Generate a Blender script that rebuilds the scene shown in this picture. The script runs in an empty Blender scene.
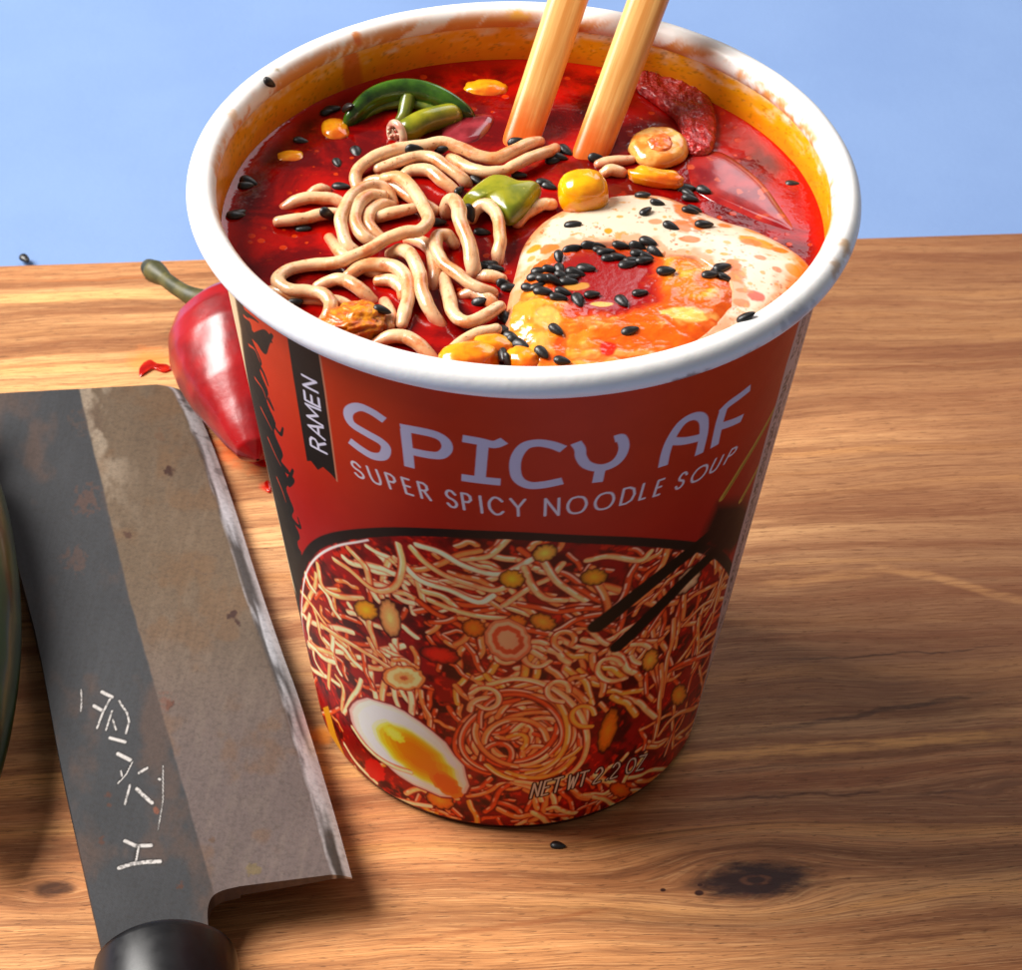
import bpy, math, random
import numpy as np
from mathutils import Vector, Matrix
from mathutils.bvhtree import BVHTree

random.seed(7)
SC = bpy.context.scene
COL = SC.collection

# ------------------------------------------------------------------ camera
CAM_C = np.array([0.0, -0.30063578, 0.30695617])
PIT, YAW, ROLL, FPX = 0.71622165, -0.00200386, 0.02968068, 2526.55
_fw = np.array([math.sin(YAW) * math.cos(PIT), math.cos(YAW) * math.cos(PIT), -math.sin(PIT)])
_r0 = np.array([math.cos(YAW), -math.sin(YAW), 0.0])
_u0 = np.cross(_r0, _fw)
CAM_R = math.cos(ROLL) * _r0 + math.sin(ROLL) * _u0
CAM_U = -math.sin(ROLL) * _r0 + math.cos(ROLL) * _u0
cam_d = bpy.data.cameras.new("camera")
cam = bpy.data.objects.new("camera", cam_d)
COL.objects.link(cam)
M = Matrix.Identity(4)
for i in range(3):
    M[i][0] = CAM_R[i]; M[i][1] = CAM_U[i]; M[i][2] = -_fw[i]; M[i][3] = CAM_C[i]
cam.matrix_world = M
cam_d.sensor_fit = 'HORIZONTAL'
cam_d.sensor_width = 36.0
cam_d.lens = FPX / 1022 * 36
cam_d.clip_start = 0.02
cam_d.clip_end = 20
cam_d.dof.use_dof = True
cam_d.dof.focus_distance = 0.368
cam_d.dof.aperture_fstop = 96
SC.camera = cam

# ------------------------------------------------------------------ light
w = bpy.data.worlds.new("World")
SC.world = w
w.use_nodes = True
w.node_tree.nodes["Background"].inputs[0].default_value = (1.0, 0.96, 0.92, 1)
w.node_tree.nodes["Background"].inputs[1].default_value = 0.17


def area_lamp(name, loc, target, size, power, color):
    d = bpy.data.lights.new(name, 'AREA')
    d.shape = 'SQUARE'
    d.size = size
    d.energy = power
    d.color = color
    o = bpy.data.objects.new(name, d)
    COL.objects.link(o)
    o.location = loc
    o.rotation_euler = (Vector(target) - Vector(loc)).to_track_quat('-Z', 'Y').to_euler()
    return o


area_lamp("softbox_lamp", (-0.82, 0.22, 0.88), (0.0, 0.02, 0.04), 0.66, 37.0, (1.0, 0.965, 0.92))
area_lamp("rear_softbox_lamp", (0.34, 0.80, 0.72), (0.0, 0.02, 0.06), 0.55, 2.6, (0.93, 0.95, 1.0))
SC.view_settings.view_transform = 'Standard'
SC.view_settings.look = 'None'
SC.view_settings.exposure = 0.0
SC.view_settings.gamma = 1.0


# ------------------------------------------------------------------ helpers
def at(px, py, z):
    d = _fw + CAM_R * (px - 511) / FPX - CAM_U * (py - 485) / FPX
    return CAM_C + d * ((z - CAM_C[2]) / d[2])


def ray(px, py):
    d = _fw + CAM_R * (px - 511) / FPX - CAM_U * (py - 485) / FPX
    return CAM_C, d / np.linalg.norm(d)


def lin(c):
    c = np.asarray(c, float) / 255.0
    return np.where(c <= 0.04045, c / 12.92, ((c + 0.055) / 1.055) ** 2.4)


def hash2(ix, iy, seed):
    h = (ix.astype(np.int64) * 374761393 + iy.astype(np.int64) * 668265263 + seed * 144269) & 0x7fffffff
    h = ((h ^ (h >> 13)) * 1274126177) & 0x7fffffff
    return ((h ^ (h >> 16)) & 0xffff) / 65535.0


def vnoise(x, y, seed=0):
    x = np.asarray(x, float); y = np.asarray(y, float)
    ix = np.floor(x); iy = np.floor(y)
    fx = x - ix; fy = y - iy
    fx = fx * fx * (3 - 2 * fx); fy = fy * fy * (3 - 2 * fy)
    a = hash2(ix, iy, seed); b = hash2(ix + 1, iy, seed)
    c = hash2(ix, iy + 1, seed); d = hash2(ix + 1, iy + 1, seed)
    return (a + (b - a) * fx) * (1 - fy) + (c + (d - c) * fx) * fy


def fbm(x, y, seed=0, oct=4):
    s = 0; a = 0.5; n = 0
    for k in range(oct):
        s = s + a * vnoise(x * 2 ** k + 17.3 * k, y * 2 ** k - 9.1 * k, seed + k)
        n += a; a *= 0.5
    return s / n


def sstep(a, b, x):
    t = np.clip((x - a) / (b - a), 0, 1)
    return t * t * (3 - 2 * t)


def catmull(pts, n=8):
    P = np.asarray(pts, float)
    P = np.vstack([2 * P[0] - P[1], P, 2 * P[-1] - P[-2]])
    out = []
    for i in range(1, len(P) - 2):
        p0, p1, p2, p3 = P[i - 1], P[i], P[i + 1], P[i + 2]
        for k in range(n):
            t = k / n
            out.append(0.5 * (2 * p1 + (p2 - p0) * t + (2 * p0 - 5 * p1 + 4 * p2 - p3) * t * t
                              + (3 * p1 - p0 - 3 * p2 + p3) * t ** 3))
    out.append(P[-2])
    return np.array(out)


def empty(name, loc=(0, 0, 0), rotz=0.0):
    o = bpy.data.objects.new(name, None)
    o.empty_display_size = 0.01
    COL.objects.link(o)
    o.location = loc
    o.rotation_euler = (0, 0, rotz)
    return o


def tag(o, label=None, cat=None, group=None, kind=None):
    if label: o['label'] = label
    if cat: o['category'] = cat
    if group: o['group'] = group
    if kind: o['kind'] = kind
    return o


def mesh_obj(name, V, F, mat, parent=None, colors=None, smooth=True, origin=None, extra=None):
    """V (n,3) world metres; F an (m,4) array or a list of faces. ONE mesh object."""
    V = np.asarray(V, float)
    off = np.zeros(3)
    if parent is not None:
        off = np.array(parent.location)
    elif origin is not None:
        off = np.asarray(origin, float)
    me = bpy.data.meshes.new(name)
    if isinstance(F, np.ndarray):
        n, m = len(V), len(F)
        me.vertices.add(n)
        me.vertices.foreach_set("co", (V - off).astype(np.float32).ravel())
        me.loops.add(m * F.shape[1])
        me.loops.foreach_set("vertex_index", F.astype(np.int32).ravel())
        me.polygons.add(m)
        me.polygons.foreach_set("loop_start", np.arange(0, m * F.shape[1], F.shape[1], dtype=np.int32))
        me.update(calc_edges=True)
    else:
        me.from_pydata([tuple(v) for v in (V - off)], [], F)
        me.update()
    me.polygons.foreach_set("use_smooth", np.full(len(me.polygons), smooth))
    if colors is not None:
        at_ = me.color_attributes.new("paint", 'FLOAT_COLOR', 'POINT')
        c = np.ones((len(V), 4), np.float32)
        c[:, :3] = np.asarray(colors).reshape(-1, 3)
        if extra is not None:
            c[:, 3] = np.asarray(extra).ravel()
        at_.data.foreach_set("color", c.ravel())
    me.materials.append(mat)
    o = bpy.data.objects.new(name, me)
    COL.objects.link(o)
    if parent is not None:
        o.parent = parent
    elif origin is not None:
        o.location = origin
    return o


def grid_faces(nr, nc, wrap=False, base=0, flip=False):
    i = np.arange(nr - 1)[:, None]
    j = np.arange(nc if wrap else nc - 1)[None, :]
    j2 = (j + 1) % nc
    f = np.stack([i * nc + j, i * nc + j2, (i + 1) * nc + j2, (i + 1) * nc + j], -1).reshape(-1, 4) + base
    return f[:, ::-1].copy() if flip else f


def merge(*parts):
    Vs, Fs, b = [], [], 0
    for V, F in parts:
        V = np.asarray(V)
        Vs.append(V)
        Fs += [[int(i) + b for i in f] for f in F]
        b += len(V)
    return np.vstack(Vs), Fs


def tube(path, radii, seg=12, squash=1.0, cap=True):
    P = np.asarray(path, float)
    n = len(P)
    radii = np.broadcast_to(np.asarray(radii, float), (n,))
    T = np.gradient(P, axis=0)
    T /= np.linalg.norm(T, axis=1)[:, None] + 1e-12
    up = np.array([0.0, 0.0, 1.0])
    if abs(T[0] @ up) > 0.9:
        up = np.array([0.0, 1.0, 0.0])
    N = np.zeros_like(P)
    N[0] = np.cross(up, T[0]); N[0] /= np.linalg.norm(N[0])
    for i in range(1, n):
        v = N[i - 1] - T[i] * (N[i - 1] @ T[i])
        N[i] = v / (np.linalg.norm(v) + 1e-12)
    B = np.cross(T, N)
    rows = []

    def ring(c, i, r):
        a = np.linspace(0, 2 * np.pi, seg, endpoint=False)
        return c + r * (np.cos(a)[:, None] * N[i] + squash * np.sin(a)[:, None] * B[i])
    if cap:
        for k in (88, 60, 30):
            rows.append(ring(P[0] - T[0] * radii[0] * math.sin(math.radians(k)) * .8, 0, radii[0] * math.cos(math.radians(k))))
    for i in range(n):
        rows.append(ring(P[i], i, radii[i]))
    if cap:
        for k in (30, 60, 88):
            rows.append(ring(P[-1] + T[-1] * radii[-1] * math.sin(math.radians(k)) * .8, n - 1, radii[-1] * math.cos(math.radians(k))))
    V = np.vstack(rows)
    F = grid_faces(len(rows), seg, True)
    return V, F


def capped(V, F, seg):
    F = F.tolist()
    n = len(V) // seg
    F.append(list(range(seg))[::-1])
    F.append(list(range((n - 1) * seg, n * seg)))
    return V, F


def seg_dist(A, Z, pts):
    """distance from every (A,Z) to a polyline, plus the running length at the nearest point and side"""
    best = np.full(A.shape, 1e9); tt = np.zeros(A.shape); side = np.zeros(A.shape)
    L = 0
    for (x0, y0), (x1, y1) in zip(pts[:-1], pts[1:]):
        dx, dy = x1 - x0, y1 - y0
        l2 = dx * dx + dy * dy + 1e-12
        t = np.clip(((A - x0) * dx + (Z - y0) * dy) / l2, 0, 1)
        d = np.hypot(A - x0 - t * dx, Z - y0 - t * dy)
        m = d < best
        best[m] = d[m]; tt[m] = (L + t * math.sqrt(l2))[m]
        side[m] = (((A - x0) * dy - (Z - y0) * dx) / math.sqrt(l2))[m]
        L += math.sqrt(l2)
    return best, tt / max(L, 1e-9), side


def inside(A, Z, poly):
    r = np.zeros(A.shape, bool)
    n = len(poly)
    for i in range(n):
        x0, y0 = poly[i]; x1, y1 = poly[(i + 1) % n]
        c = ((y0 > Z) != (y1 > Z)) & (A < (x1 - x0) * (Z - y0) / (y1 - y0 + 1e-15) + x0)
        r ^= c
    return r


def sdf_poly(A, Z, poly):
    d, _, _ = seg_dist(A, Z, list(poly) + [poly[0]])
    return np.where(inside(A, Z, poly), -d, d)


# ------------------------------------------------------------------ node materials
class NT:
    def __init__(self, name):
        self.m = bpy.data.materials.new(name)
        self.m.use_nodes = True
        self.t = self.m.node_tree
        self.p = self.t.nodes["Principled BSDF"]

    def new(self, ty, **kw):
        n = self.t.nodes.new(ty)
        for k, v in kw.items():
            setattr(n, k, v)
        return n

    def link(self, a, b):
        self.t.links.new(a, b)

    def put(self, sock, v):
        if hasattr(v, 'is_linked'):
            self.link(v, sock)
        else:
            sock.default_value = v

    def math(self, op, a, b=0.0, c=None):
        n = self.new('ShaderNodeMath', operation=op)
        self.put(n.inputs[0], a); self.put(n.inputs[1], b)
        if c is not None: self.put(n.inputs[2], c)
        return n.outputs[0]

    def add(self, *a):
        r = a[0]
        for x in a[1:]: r = self.math('ADD', r, x)
        return r

    def mul(self, *a):
        r = a[0]
        for x in a[1:]: r = self.math('MULTIPLY', r, x)
        return r

    def sub(self, a, b): return self.math('SUBTRACT', a, b)

    def comb(self, x, y, z=0.0):
        n = self.new('ShaderNodeCombineXYZ')
        self.put(n.inputs[0], x); self.put(n.inputs[1], y); self.put(n.inputs[2], z)
        return n.outputs[0]

    def noise(self, vec, scale=1.0, detail=3.0, rough=0.5, dist=0.0, color=False):
        n = self.new('ShaderNodeTexNoise')
        self.put(n.inputs['Vector'], vec)
        n.inputs['Scale'].default_value = scale
        n.inputs['Detail'].default_value = detail
        n.inputs['Roughness'].default_value = rough
        n.inputs['Distortion'].default_value = dist
        return n.outputs['Color' if color else 'Fac']

    def ramp(self, fac, stops, interp='LINEAR'):
        n = self.new('ShaderNodeValToRGB')
        n.color_ramp.interpolation = interp
        e = n.color_ramp.elements
        while len(e) < len(stops): e.new(0.5)
        for k, (p, c) in enumerate(stops):
            e[k].position = p
            e[k].color = (c[0], c[1], c[2], 1) if hasattr(c, '__len__') else (c, c, c, 1)
        self.put(n.inputs[0], fac)
        return n.outputs[0]

    def mix(self, fac, a, b, mode='MIX'):
        n = self.new('ShaderNodeMix', data_type='RGBA', blend_type=mode)
        n.clamp_factor = True
        self.put(n.inputs[0], fac)
        for s, v in ((n.inputs[6], a), (n.inputs[7], b)):
            if hasattr(v, 'is_linked'): self.link(v, s)
            else: s.default_value = (v[0], v[1], v[2], 1)
        return n.outputs[2]

    def smooth(self, v, lo, hi):
        n = self.new('ShaderNodeMapRange', interpolation_type='SMOOTHSTEP')
        self.put(n.inputs[0], v)
        n.inputs[1].default_value = lo; n.inputs[2].default_value = hi
        return n.outputs[0]

    def bump(self, h, strength=0.3, dist=0.0005):
        n = self.new('ShaderNodeBump')
        n.inputs['Strength'].default_value = strength
        n.inputs['Distance'].default_value = dist
        self.put(n.inputs['Height'], h)
        self.link(n.outputs[0], self.p.inputs['Normal'])

    def set(self, **kw):
        for k, v in kw.items():
            s = self.p.inputs[k.replace('_', ' ')]
            if hasattr(v, 'is_linked'): self.link(v, s)
            elif hasattr(v, '__len__') and len(v) == 3 and s.type == 'RGBA': s.default_value = (*v, 1)
            else: s.default_value = v

    def obj(self, scale=1000.0):
        n = self.new('ShaderNodeTexCoord')
        s = self.new('ShaderNodeVectorMath', operation='SCALE')
        self.link(n.outputs['Object'], s.inputs[0])
        s.inputs['Scale'].default_value = scale
        return s.outputs[0]

    def xyz(self, v):
        n = self.new('ShaderNodeSeparateXYZ')
        self.link(v, n.inputs[0])
        return n.outputs

    def paint(self):
        n = self.new('ShaderNodeVertexColor', layer_name="paint")
        return n.outputs['Color'], n.outputs['Alpha']


def mat_painted(name, rough=0.4, coat=0.0, sss=0.0, bump=0.0, bscale=1.0, alpha_rough=None, metallic=None, spec=0.5, mottle=0.12, sssr=(1, .4, .2)):
    n = NT(name)
    c, a = n.paint()
    v = n.obj()
    nz = n.noise(v, bscale, 4)
    c2 = n.mix(n.mul(nz, mottle), c, (0.0, 0.0, 0.0))
    n.set(Base_Color=c2, Coat_Weight=coat, Coat_Roughness=0.12, Specular_IOR_Level=spec)
    if alpha_rough:
        n.set(Roughness=n.add(n.mul(a, alpha_rough[1] - alpha_rough[0]), alpha_rough[0]))
    else:
        n.set(Roughness=n.add(rough - .06, n.mul(nz, .12)))
    if metallic is not None: n.set(Metallic=metallic)
    if sss:
        n.set(Subsurface_Weight=sss, Subsurface_Radius=sssr, Subsurface_Scale=0.0015)
    if bump:
        n.bump(nz, bump, 0.0004)
    return n.m


def mat_simple(name, c1, c2, scale, rough=0.4, bump=0.0, detail=4, coat=0.0, sss=0.0, spec=0.5, lo=.35, hi=.65, metallic=0.0, bdist=.0004, trans=0.0, dots=None):
    n = NT(name)
    v = n.obj()
    nz = n.noise(v, scale, detail)
    c = n.mix(n.smooth(nz, lo, hi), c1, c2)
    if dots:
        d = n.noise(v, dots[1], 2)
        c = n.mix(n.smooth(d, dots[2], dots[2] + .05), c, dots[0])
    n.set(Base_Color=c, Roughness=rough, Coat_Weight=coat, Coat_Roughness=.06, Specular_IOR_Level=spec, Metallic=metallic)
    if sss:
        n.set(Subsurface_Weight=sss, Subsurface_Radius=(1, .45, .25), Subsurface_Scale=0.0012)
    if trans:
        n.set(Transmission_Weight=trans)
    if bump:
        n.bump(nz, bump, bdist)
    return n.m


# ================================================================== SETTING
# blue tabletop
n = NT("blue_painted_tabletop")
v = n.obj()
a = n.noise(v, 0.02, 5, .6)
b = n.noise(v, 0.35, 4, .6)
c = n.mix(n.smooth(a, .3, .7), lin((113, 140, 186)), lin((118, 145, 190)))
c = n.mix(n.mul(n.smooth(b, .62, .78), .2), c, lin((102, 132, 184)))
n.set(Base_Color=c, Roughness=.7, Specular_IOR_Level=.3)
n.bump(n.noise(v, .5, 5, .6), .12, .0006)
TZ = -0.020
xs = np.linspace(-1.2, 1.2, 13); ys = np.linspace(-.9, 1.5, 13)
X, Y = np.meshgrid(xs, ys)
o = mesh_obj("tabletop", np.stack([X, Y, X * 0 + TZ], -1).reshape(-1, 3), grid_faces(13, 13), n.m)
tag(o, "matte sky blue tabletop under and behind the wooden board", None, None, 'structure')

# ------------------------------------------------------------------ wooden board
BROT = math.radians(6.15)
cb, sb = math.cos(BROT), math.sin(BROT)


def board_uv(px, py):
    p = at(px, py, 0.0) * 1000
    return (p[0] * cb + p[1] * sb, -p[0] * sb + p[1] * cb)


def wood_material():
    n = NT("acacia_wood")
    vec = n.obj()
    u, v, zz = n.xyz(vec)
    # flow distortion
    wv = n.noise(n.comb(n.mul(u, 1 / 95), n.mul(v, 1 / 42)), 1, 2, .5)
    v1 = n.add(v, n.mul(n.sub(wv, .5), 11.0))
    wv2 = n.noise(n.comb(n.mul(u, 1 / 28), n.mul(v, 1 / 14), 3.0), 1, 2, .5)
    v1 = n.add(v1, n.mul(n.sub(wv2, .5), 2.6))
    knots = [(board_uv(756, 880), 12.5, 5.2, 5.6, 1.0), (board_uv(55, 889), 4.0, 2.0, 2.4, .8), (board_uv(1010, 790), 10, 4, 3.5, .0)]
    kmask = None
    for (ku, kv), lu, lv, amp, dk in knots:
        du = n.mul(n.sub(u, ku), 1 / lu); dv = n.mul(n.sub(v, kv), 1 / lv)
        r2 = n.add(n.mul(du, du), n.mul(dv, dv))
        e = n.math('EXPONENT', n.mul(r2, -.42))
        v1 = n.sub(v1, n.mul(dv, e, amp))
        if dk:
            wob = n.noise(n.comb(n.mul(u, .16), n.mul(v, .5), 7.), 1, 4, .65)
            rr = n.add(n.math('SQRT', n.add(n.mul(r2, 2.6), .001)), n.mul(n.sub(wob, .5), 1.5))
            mk = n.mul(n.smooth(rr, 1.7, .65), dk)
            kmask = mk if kmask is None else n.math('MAXIMUM', kmask, mk)
            ringk = n.mul(n.smooth(n.math('ABSOLUTE', n.sub(n.math('SQRT', n.add(n.mul(r2, 14.), .001)), .62)), .28, .05), dk)
            kring = ringk if dk == 1.0 else kring
    # bands
    band = n.noise(n.comb(n.mul(u, 1 / 230), n.mul(v1, 1 / 15)), 1, 2, .5)
    ring = n.noise(n.comb(n.mul(u, 1 / 150), n.mul(v1, 1 / 3.6), 4.), 1, 3, .55)
    ring2 = n.noise(n.comb(n.mul(u, 1 / 70), n.mul(v1, 1 / 1.1), 9.), 1, 3, .6)
    fib = n.noise(n.comb(n.mul(u, 1 / 9), n.mul(v1, 1 / .28), 1.), 1, 3, .65)
    pore = n.noise(n.comb(n.mul(u, 1 / 3.2), n.mul(v, 1 / .30), 5.), 1, 2, .6)
    # tone over the width of the board (plank figure), then streaks
    fac = n.math('DIVIDE', n.add(v1, 72.0), 202.0)
    L = lambda *c: lin(c)
    base = n.ramp(fac, [(0.00, L(175, 128, 87)), (.07, L(185, 136, 94)), (.13, L(195, 148, 106)), (.185, L(178, 123, 85)),
                        (.235, L(172, 119, 83)), (.285, L(175, 126, 89)), (.312, L(206, 167, 122)), (.335, L(176, 132, 96)),
                        (.38, L(161, 123, 93)), (.46, L(167, 131, 101)), (.515, L(173, 137, 105)), (.545, L(203, 167, 128)),
                        (.575, L(186, 147, 110)), (.64, L(178, 138, 102)), (.70, L(186, 142, 104)), (.76, L(192, 151, 111)),
                        (.83, L(202, 163, 119)), (.92, L(198, 159, 119)), (.965, L(186, 142, 104)), (1.0, L(205, 169, 128))])
    band2 = n.noise(n.comb(n.mul(u, 1 / 190), n.mul(v1, 1 / 6.5), 13.), 1, 2, .5)
    base = n.mix(n.mul(n.smooth(band2, .52, .64), .5), base, L(122, 66, 36))
    base = n.mix(n.mul(n.smooth(band2, .46, .34), .35), base, L(228, 176, 112))
    base = n.mix(n.mul(n.smooth(band, .46, .60), .66), base, L(132, 90, 62))
    base = n.mix(n.mul(n.smooth(ring, .50, .66), .62), base, L(119, 78, 54))
    base = n.mix(n.mul(n.smooth(ring, .48, .30), .26), base, L(216, 179, 135))
    base = n.mix(n.mul(n.smooth(ring2, .52, .72), .55), base, L(103, 66, 45))
    base = n.mix(n.mul(n.smooth(fib, .48, .62), .50), base, L(111, 76, 53))
    base = n.mix(n.mul(n.smooth(fib, .47, .34), .25), base, L(223, 189, 147))
    base = n.mix(n.mul(n.smooth(pore, .61, .68), .6), base, L(65, 41, 28))
    # board colour turns browner and duller towards the right, broken up by noise
    hw = n.noise(n.comb(n.mul(u, 1 / 120), n.mul(v1, 1 / 22), 2.), 1, 3, .6)
    hm = n.mul(n.smooth(n.add(n.mul(u, 1 / 60), n.mul(n.sub(hw, .5), 3.2)), .1, 1.5), n.smooth(v1, -14, 2))
    base = n.mix(n.mul(hm, .62), base, L(98, 60, 40), 'MIX')
    base = n.mix(n.mul(kmask, .97), base, L(34, 13, 16))
    base = n.mix(n.mul(kring, .32, n.smooth(n.noise(vec, .5, 3), .35, .6)), base, L(128, 82, 56))
    # a few pin holes and dark cracks with their own places
    for (hx, hy, rr) in ((663, 890, .55), (699, 893, .9), (700, 885, .5)):
        hu, hv = board_uv(hx, hy)
        dd = n.add(n.math('POWER', n.sub(u, hu), 2.), n.math('POWER', n.mul(n.sub(v, hv), 1.3), 2.))
        base = n.mix(n.smooth(dd, rr * rr, rr * rr * .3), base, L(52, 22, 12))
    for (x0, y0, x1, y1, wd, st, cc) in ((740, 735, 1010, 690, .9, .75, (62, 36, 22)), (690, 800, 1000, 789, .5, .7, (80, 42, 22)),
                                         (770, 662, 1022, 646, .35, .8, (64, 38, 24)), (800, 372, 1022, 362, .45, .6, (104, 60, 34)),
                                         (740, 497, 960, 488, .9, .55, (100, 62, 40)), (350, 950, 640, 905, .9, .5, (130, 74, 42)),
                                         (780, 396, 1022, 402, .4, .5, (104, 60, 34)), (600, 765, 1060, 729, 2.0, -.75, (226, 176, 116)),
                                         (740, 590, 900, 566, 1.8, -.25, (222, 176, 124)), (860, 560, 1050, 606, 1.8, -.28, (222, 176, 124)),
                                         (0, 282, 200, 276, .6, .5, (170, 110, 66)), (830, 945, 1022, 925, .9, .6, (98, 56, 32))):
        (ua, va), (ub, vb) = board_uv(x0, y0), board_uv(x1, y1)
        sl = (vb - va) / (ub - ua)
        wig = n.mul(n.sub(n.noise(n.comb(n.mul(u, 1 / 9), va), 1, 3, .6), .5), 3.2)
        dd = n.math('ABSOLUTE', n.sub(n.sub(n.add(v, wig), va), n.mul(n.sub(u, ua), sl)))
        mid, half = (ua + ub) / 2, (ub - ua) / 2
        end = n.smooth(n.math('ABSOLUTE', n.mul(n.sub(u, mid), 1 / half)), 1.0, .55)
        brk = n.smooth(n.noise(n.comb(n.mul(u, 1 / 10), n.mul(v, 1 / .7), 8. + va), 1, 4, .7), .34, .58)
        k = n.mul(n.smooth(dd, wd, wd * .25), end, abs(st), brk)
        base = n.mix(k, base, L(*cc))
    # chilli oil soaked into the wood near the pepper
    for (sx, sy, rr, st, cc) in ((255, 445, 11, .8, (214, 92, 28)), (150, 360, 6, .6, (232, 132, 56)), (320, 735, 3.5, .7, (226, 140, 40)), (268, 487, 2.2, .9, (206, 40, 20))):
        su, sv = board_uv(sx, sy)
        dd = n.math('SQRT', n.add(n.math('POWER', n.sub(u, su), 2.), n.math('POWER', n.mul(n.sub(v, sv), 1.2), 2.)))
        dd = n.add(dd, n.mul(n.sub(n.noise(vec, .22, 4, .6), .5), rr * 1.3))
        base = n.mix(n.mul(n.smooth(dd, rr, rr * .2), st), base, L(*cc))
    base = n.mix(1.0, base, (1.22, 1.04, .82), 'MULTIPLY')
    n.set(Base_Color=base, Roughness=n.add(.46, n.mul(ring, .2)), Specular_IOR_Level=.25)
    n.bump(n.add(n.mul(fib, .6), n.mul(n.smooth(pore, .68, .60), .5), n.mul(n.sub(1.0, kmask), .6)), .28, .0005)
    return n.m


def rounded_box(u0, u1, v0, v1, z0, z1, b):
    rows = []
    prof = [(0, z0 + b)] + [(b - b * math.cos(t), z1 - b + b * math.sin(t)) for t in np.linspace(0, math.pi / 2, 6)]
    prof = [(b, z0), (0.0, z0 + b)] + prof[1:]
    V = []
    nseg = 40
    for ins, z in prof:
        ring = []
        a, bb, c_, d = u0 + ins, u1 - ins, v0 + ins, v1 - ins
        for k in range(nseg): ring.append((a + (bb - a) * k / nseg, c_, z))
        for k in range(nseg): ring.append((bb, c_ + (d - c_) * k / nseg, z))
        for k in range(nseg): ring.append((bb - (bb - a) * k / nseg, d, z))
        for k in range(nseg): ring.append((a, d - (d - c_) * k / nseg, z))
        V += ring
    m = 4 * nseg
    F = grid_faces(len(prof), m, True).tolist()
    F.append(list(range((len(prof) - 1) * m, len(prof) * m)))
    F.append(list(range(m))[::-1])
    return np.array(V), F


V, F = rounded_box(-.16, .19, -.105, .1272, TZ + .0002, 0.0, .0022)
board = mesh_obj("cutting_board", V, F, wood_material(), smooth=False)
board.rotation_euler = (0, 0, BROT)
for p in board.data.polygons:
    p.use_smooth = len(p.vertices) == 4
tag(board, "thick acacia wood cutting board with dark streaks and a knot, on the blue table", "cutting board")

# ================================================================== THE CUP
H, RB, RW, RR, RT = 0.10493, 0.03207, 0.04457, 0.048, 0.0021
ZT = H - 2 * RT
SOUP = H - 0.0092


def rwall(z): return RB + (RW - RB) * z / ZT


def pix_label(px, py):
    """photo point -> (arc mm at 38 mm radius, height mm) on the cup wall"""
    C, d = ray(px, py)
    k = (RW - RB) / ZT
    a = d[0] ** 2 + d[1] ** 2 - (k * d[2]) ** 2
    b = 2 * (C[0] * d[0] + C[1] * d[1] - k * d[2] * (RB + k * C[2]))
    c = C[0] ** 2 + C[1] ** 2 - (RB + k * C[2]) ** 2
    D = max(b * b - 4 * a * c, 0)
    t = (-b - math.sqrt(D)) / (2 * a)
    P = C + d * t
    return (math.atan2(P[0], -P[1]) * 38.0, P[2] * 1000)


def PL(pts): return [pix_label(*q) for q in pts]


cup = empty("noodle_cup")
tag(cup, "tall red paper instant noodle cup with white rim, filled with spicy soup", "noodle cup")

TH0 = math.radians(112)
th_front = np.linspace(-TH0, TH0, 1320)
th_back = np.linspace(TH0, 2 * math.pi - TH0, 60)[1:-1]
TH = np.concatenate([th_front, th_back])
ZZ = np.linspace(0.0, H - RT, 800)
A, Zm = np.meshgrid(TH * 38.0, ZZ * 1000)
IMG = np.zeros(A.shape + (3,))
NF = len(th_front)
GLOSS = np.full(A.shape, 0.5)


def over(mask, col, sl=None):
    """blend a colour (linear, array or triple) into the label picture"""
    sl = sl or (slice(None), slice(None))
    m = mask[..., None]
    IMG[sl] = IMG[sl] * (1 - m) + np.asarray(col) * m


def bbox(pts, pad):
    p = np.asarray(pts)
    a0, a1 = p[:, 0].min() - pad, p[:, 0].max() + pad
    z0, z1 = p[:, 1].min() - pad, p[:, 1].max() + pad
    i0, i1 = np.searchsorted(ZZ * 1000, [z0, z1])
    j0, j1 = np.searchsorted(th_front * 38.0, [a0, a1])
    return slice(int(i0), int(max(i1, i0))), slice(int(j0), int(max(j1, j0)))


def stroke(pts, width, col, aa=.13, taper=None, flat=False):
    sl = bbox(pts, width)
    a, z = A[sl], Zm[sl]
    if a.size == 0: return
    d, t, s = seg_dist(a, z, pts)
    wv = width / 2
    if taper is not None:
        wv = wv * (taper[0] + (taper[1] - taper[0]) * t)
    m = np.clip((wv - d) / aa + .5, 0, 1)
    if flat:
        P_ = np.asarray(pts)
        for e, q in ((P_[0], P_[min(2, len(P_) - 1)]), (P_[-1], P_[max(-3, -len(P_))])):
            dv = (e - q) / (np.hypot(*(e - q)) + 1e-9)
            pr = (a - e[0]) * dv[0] + (z - e[1]) * dv[1]
            m = np.where(np.hypot(a - e[0], z - e[1]) < width * .75, m * np.clip((.06 - pr) / aa + .5, 0, 1), m)
    over(m, col, sl)


def fill(pts, col, aa=.13, alpha=1.0):
    sl = bbox(pts, 1.0)
    a, z = A[sl], Zm[sl]
    if a.size == 0: return
    over(np.clip(-sdf_poly(a, z, pts) / aa + .5, 0, 1) * alpha, col, sl)


# printed red ground: orange red at the top, crimson lower down
t_ = sstep(98, 52, Zm)[..., None]
IMG[:] = lin((200, 52, 14)) * (1 - t_) + lin((166, 12, 14)) * t_
IMG *= (0.92 + .16 * fbm(A * .2, Zm * .2, 3))[..., None]

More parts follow.
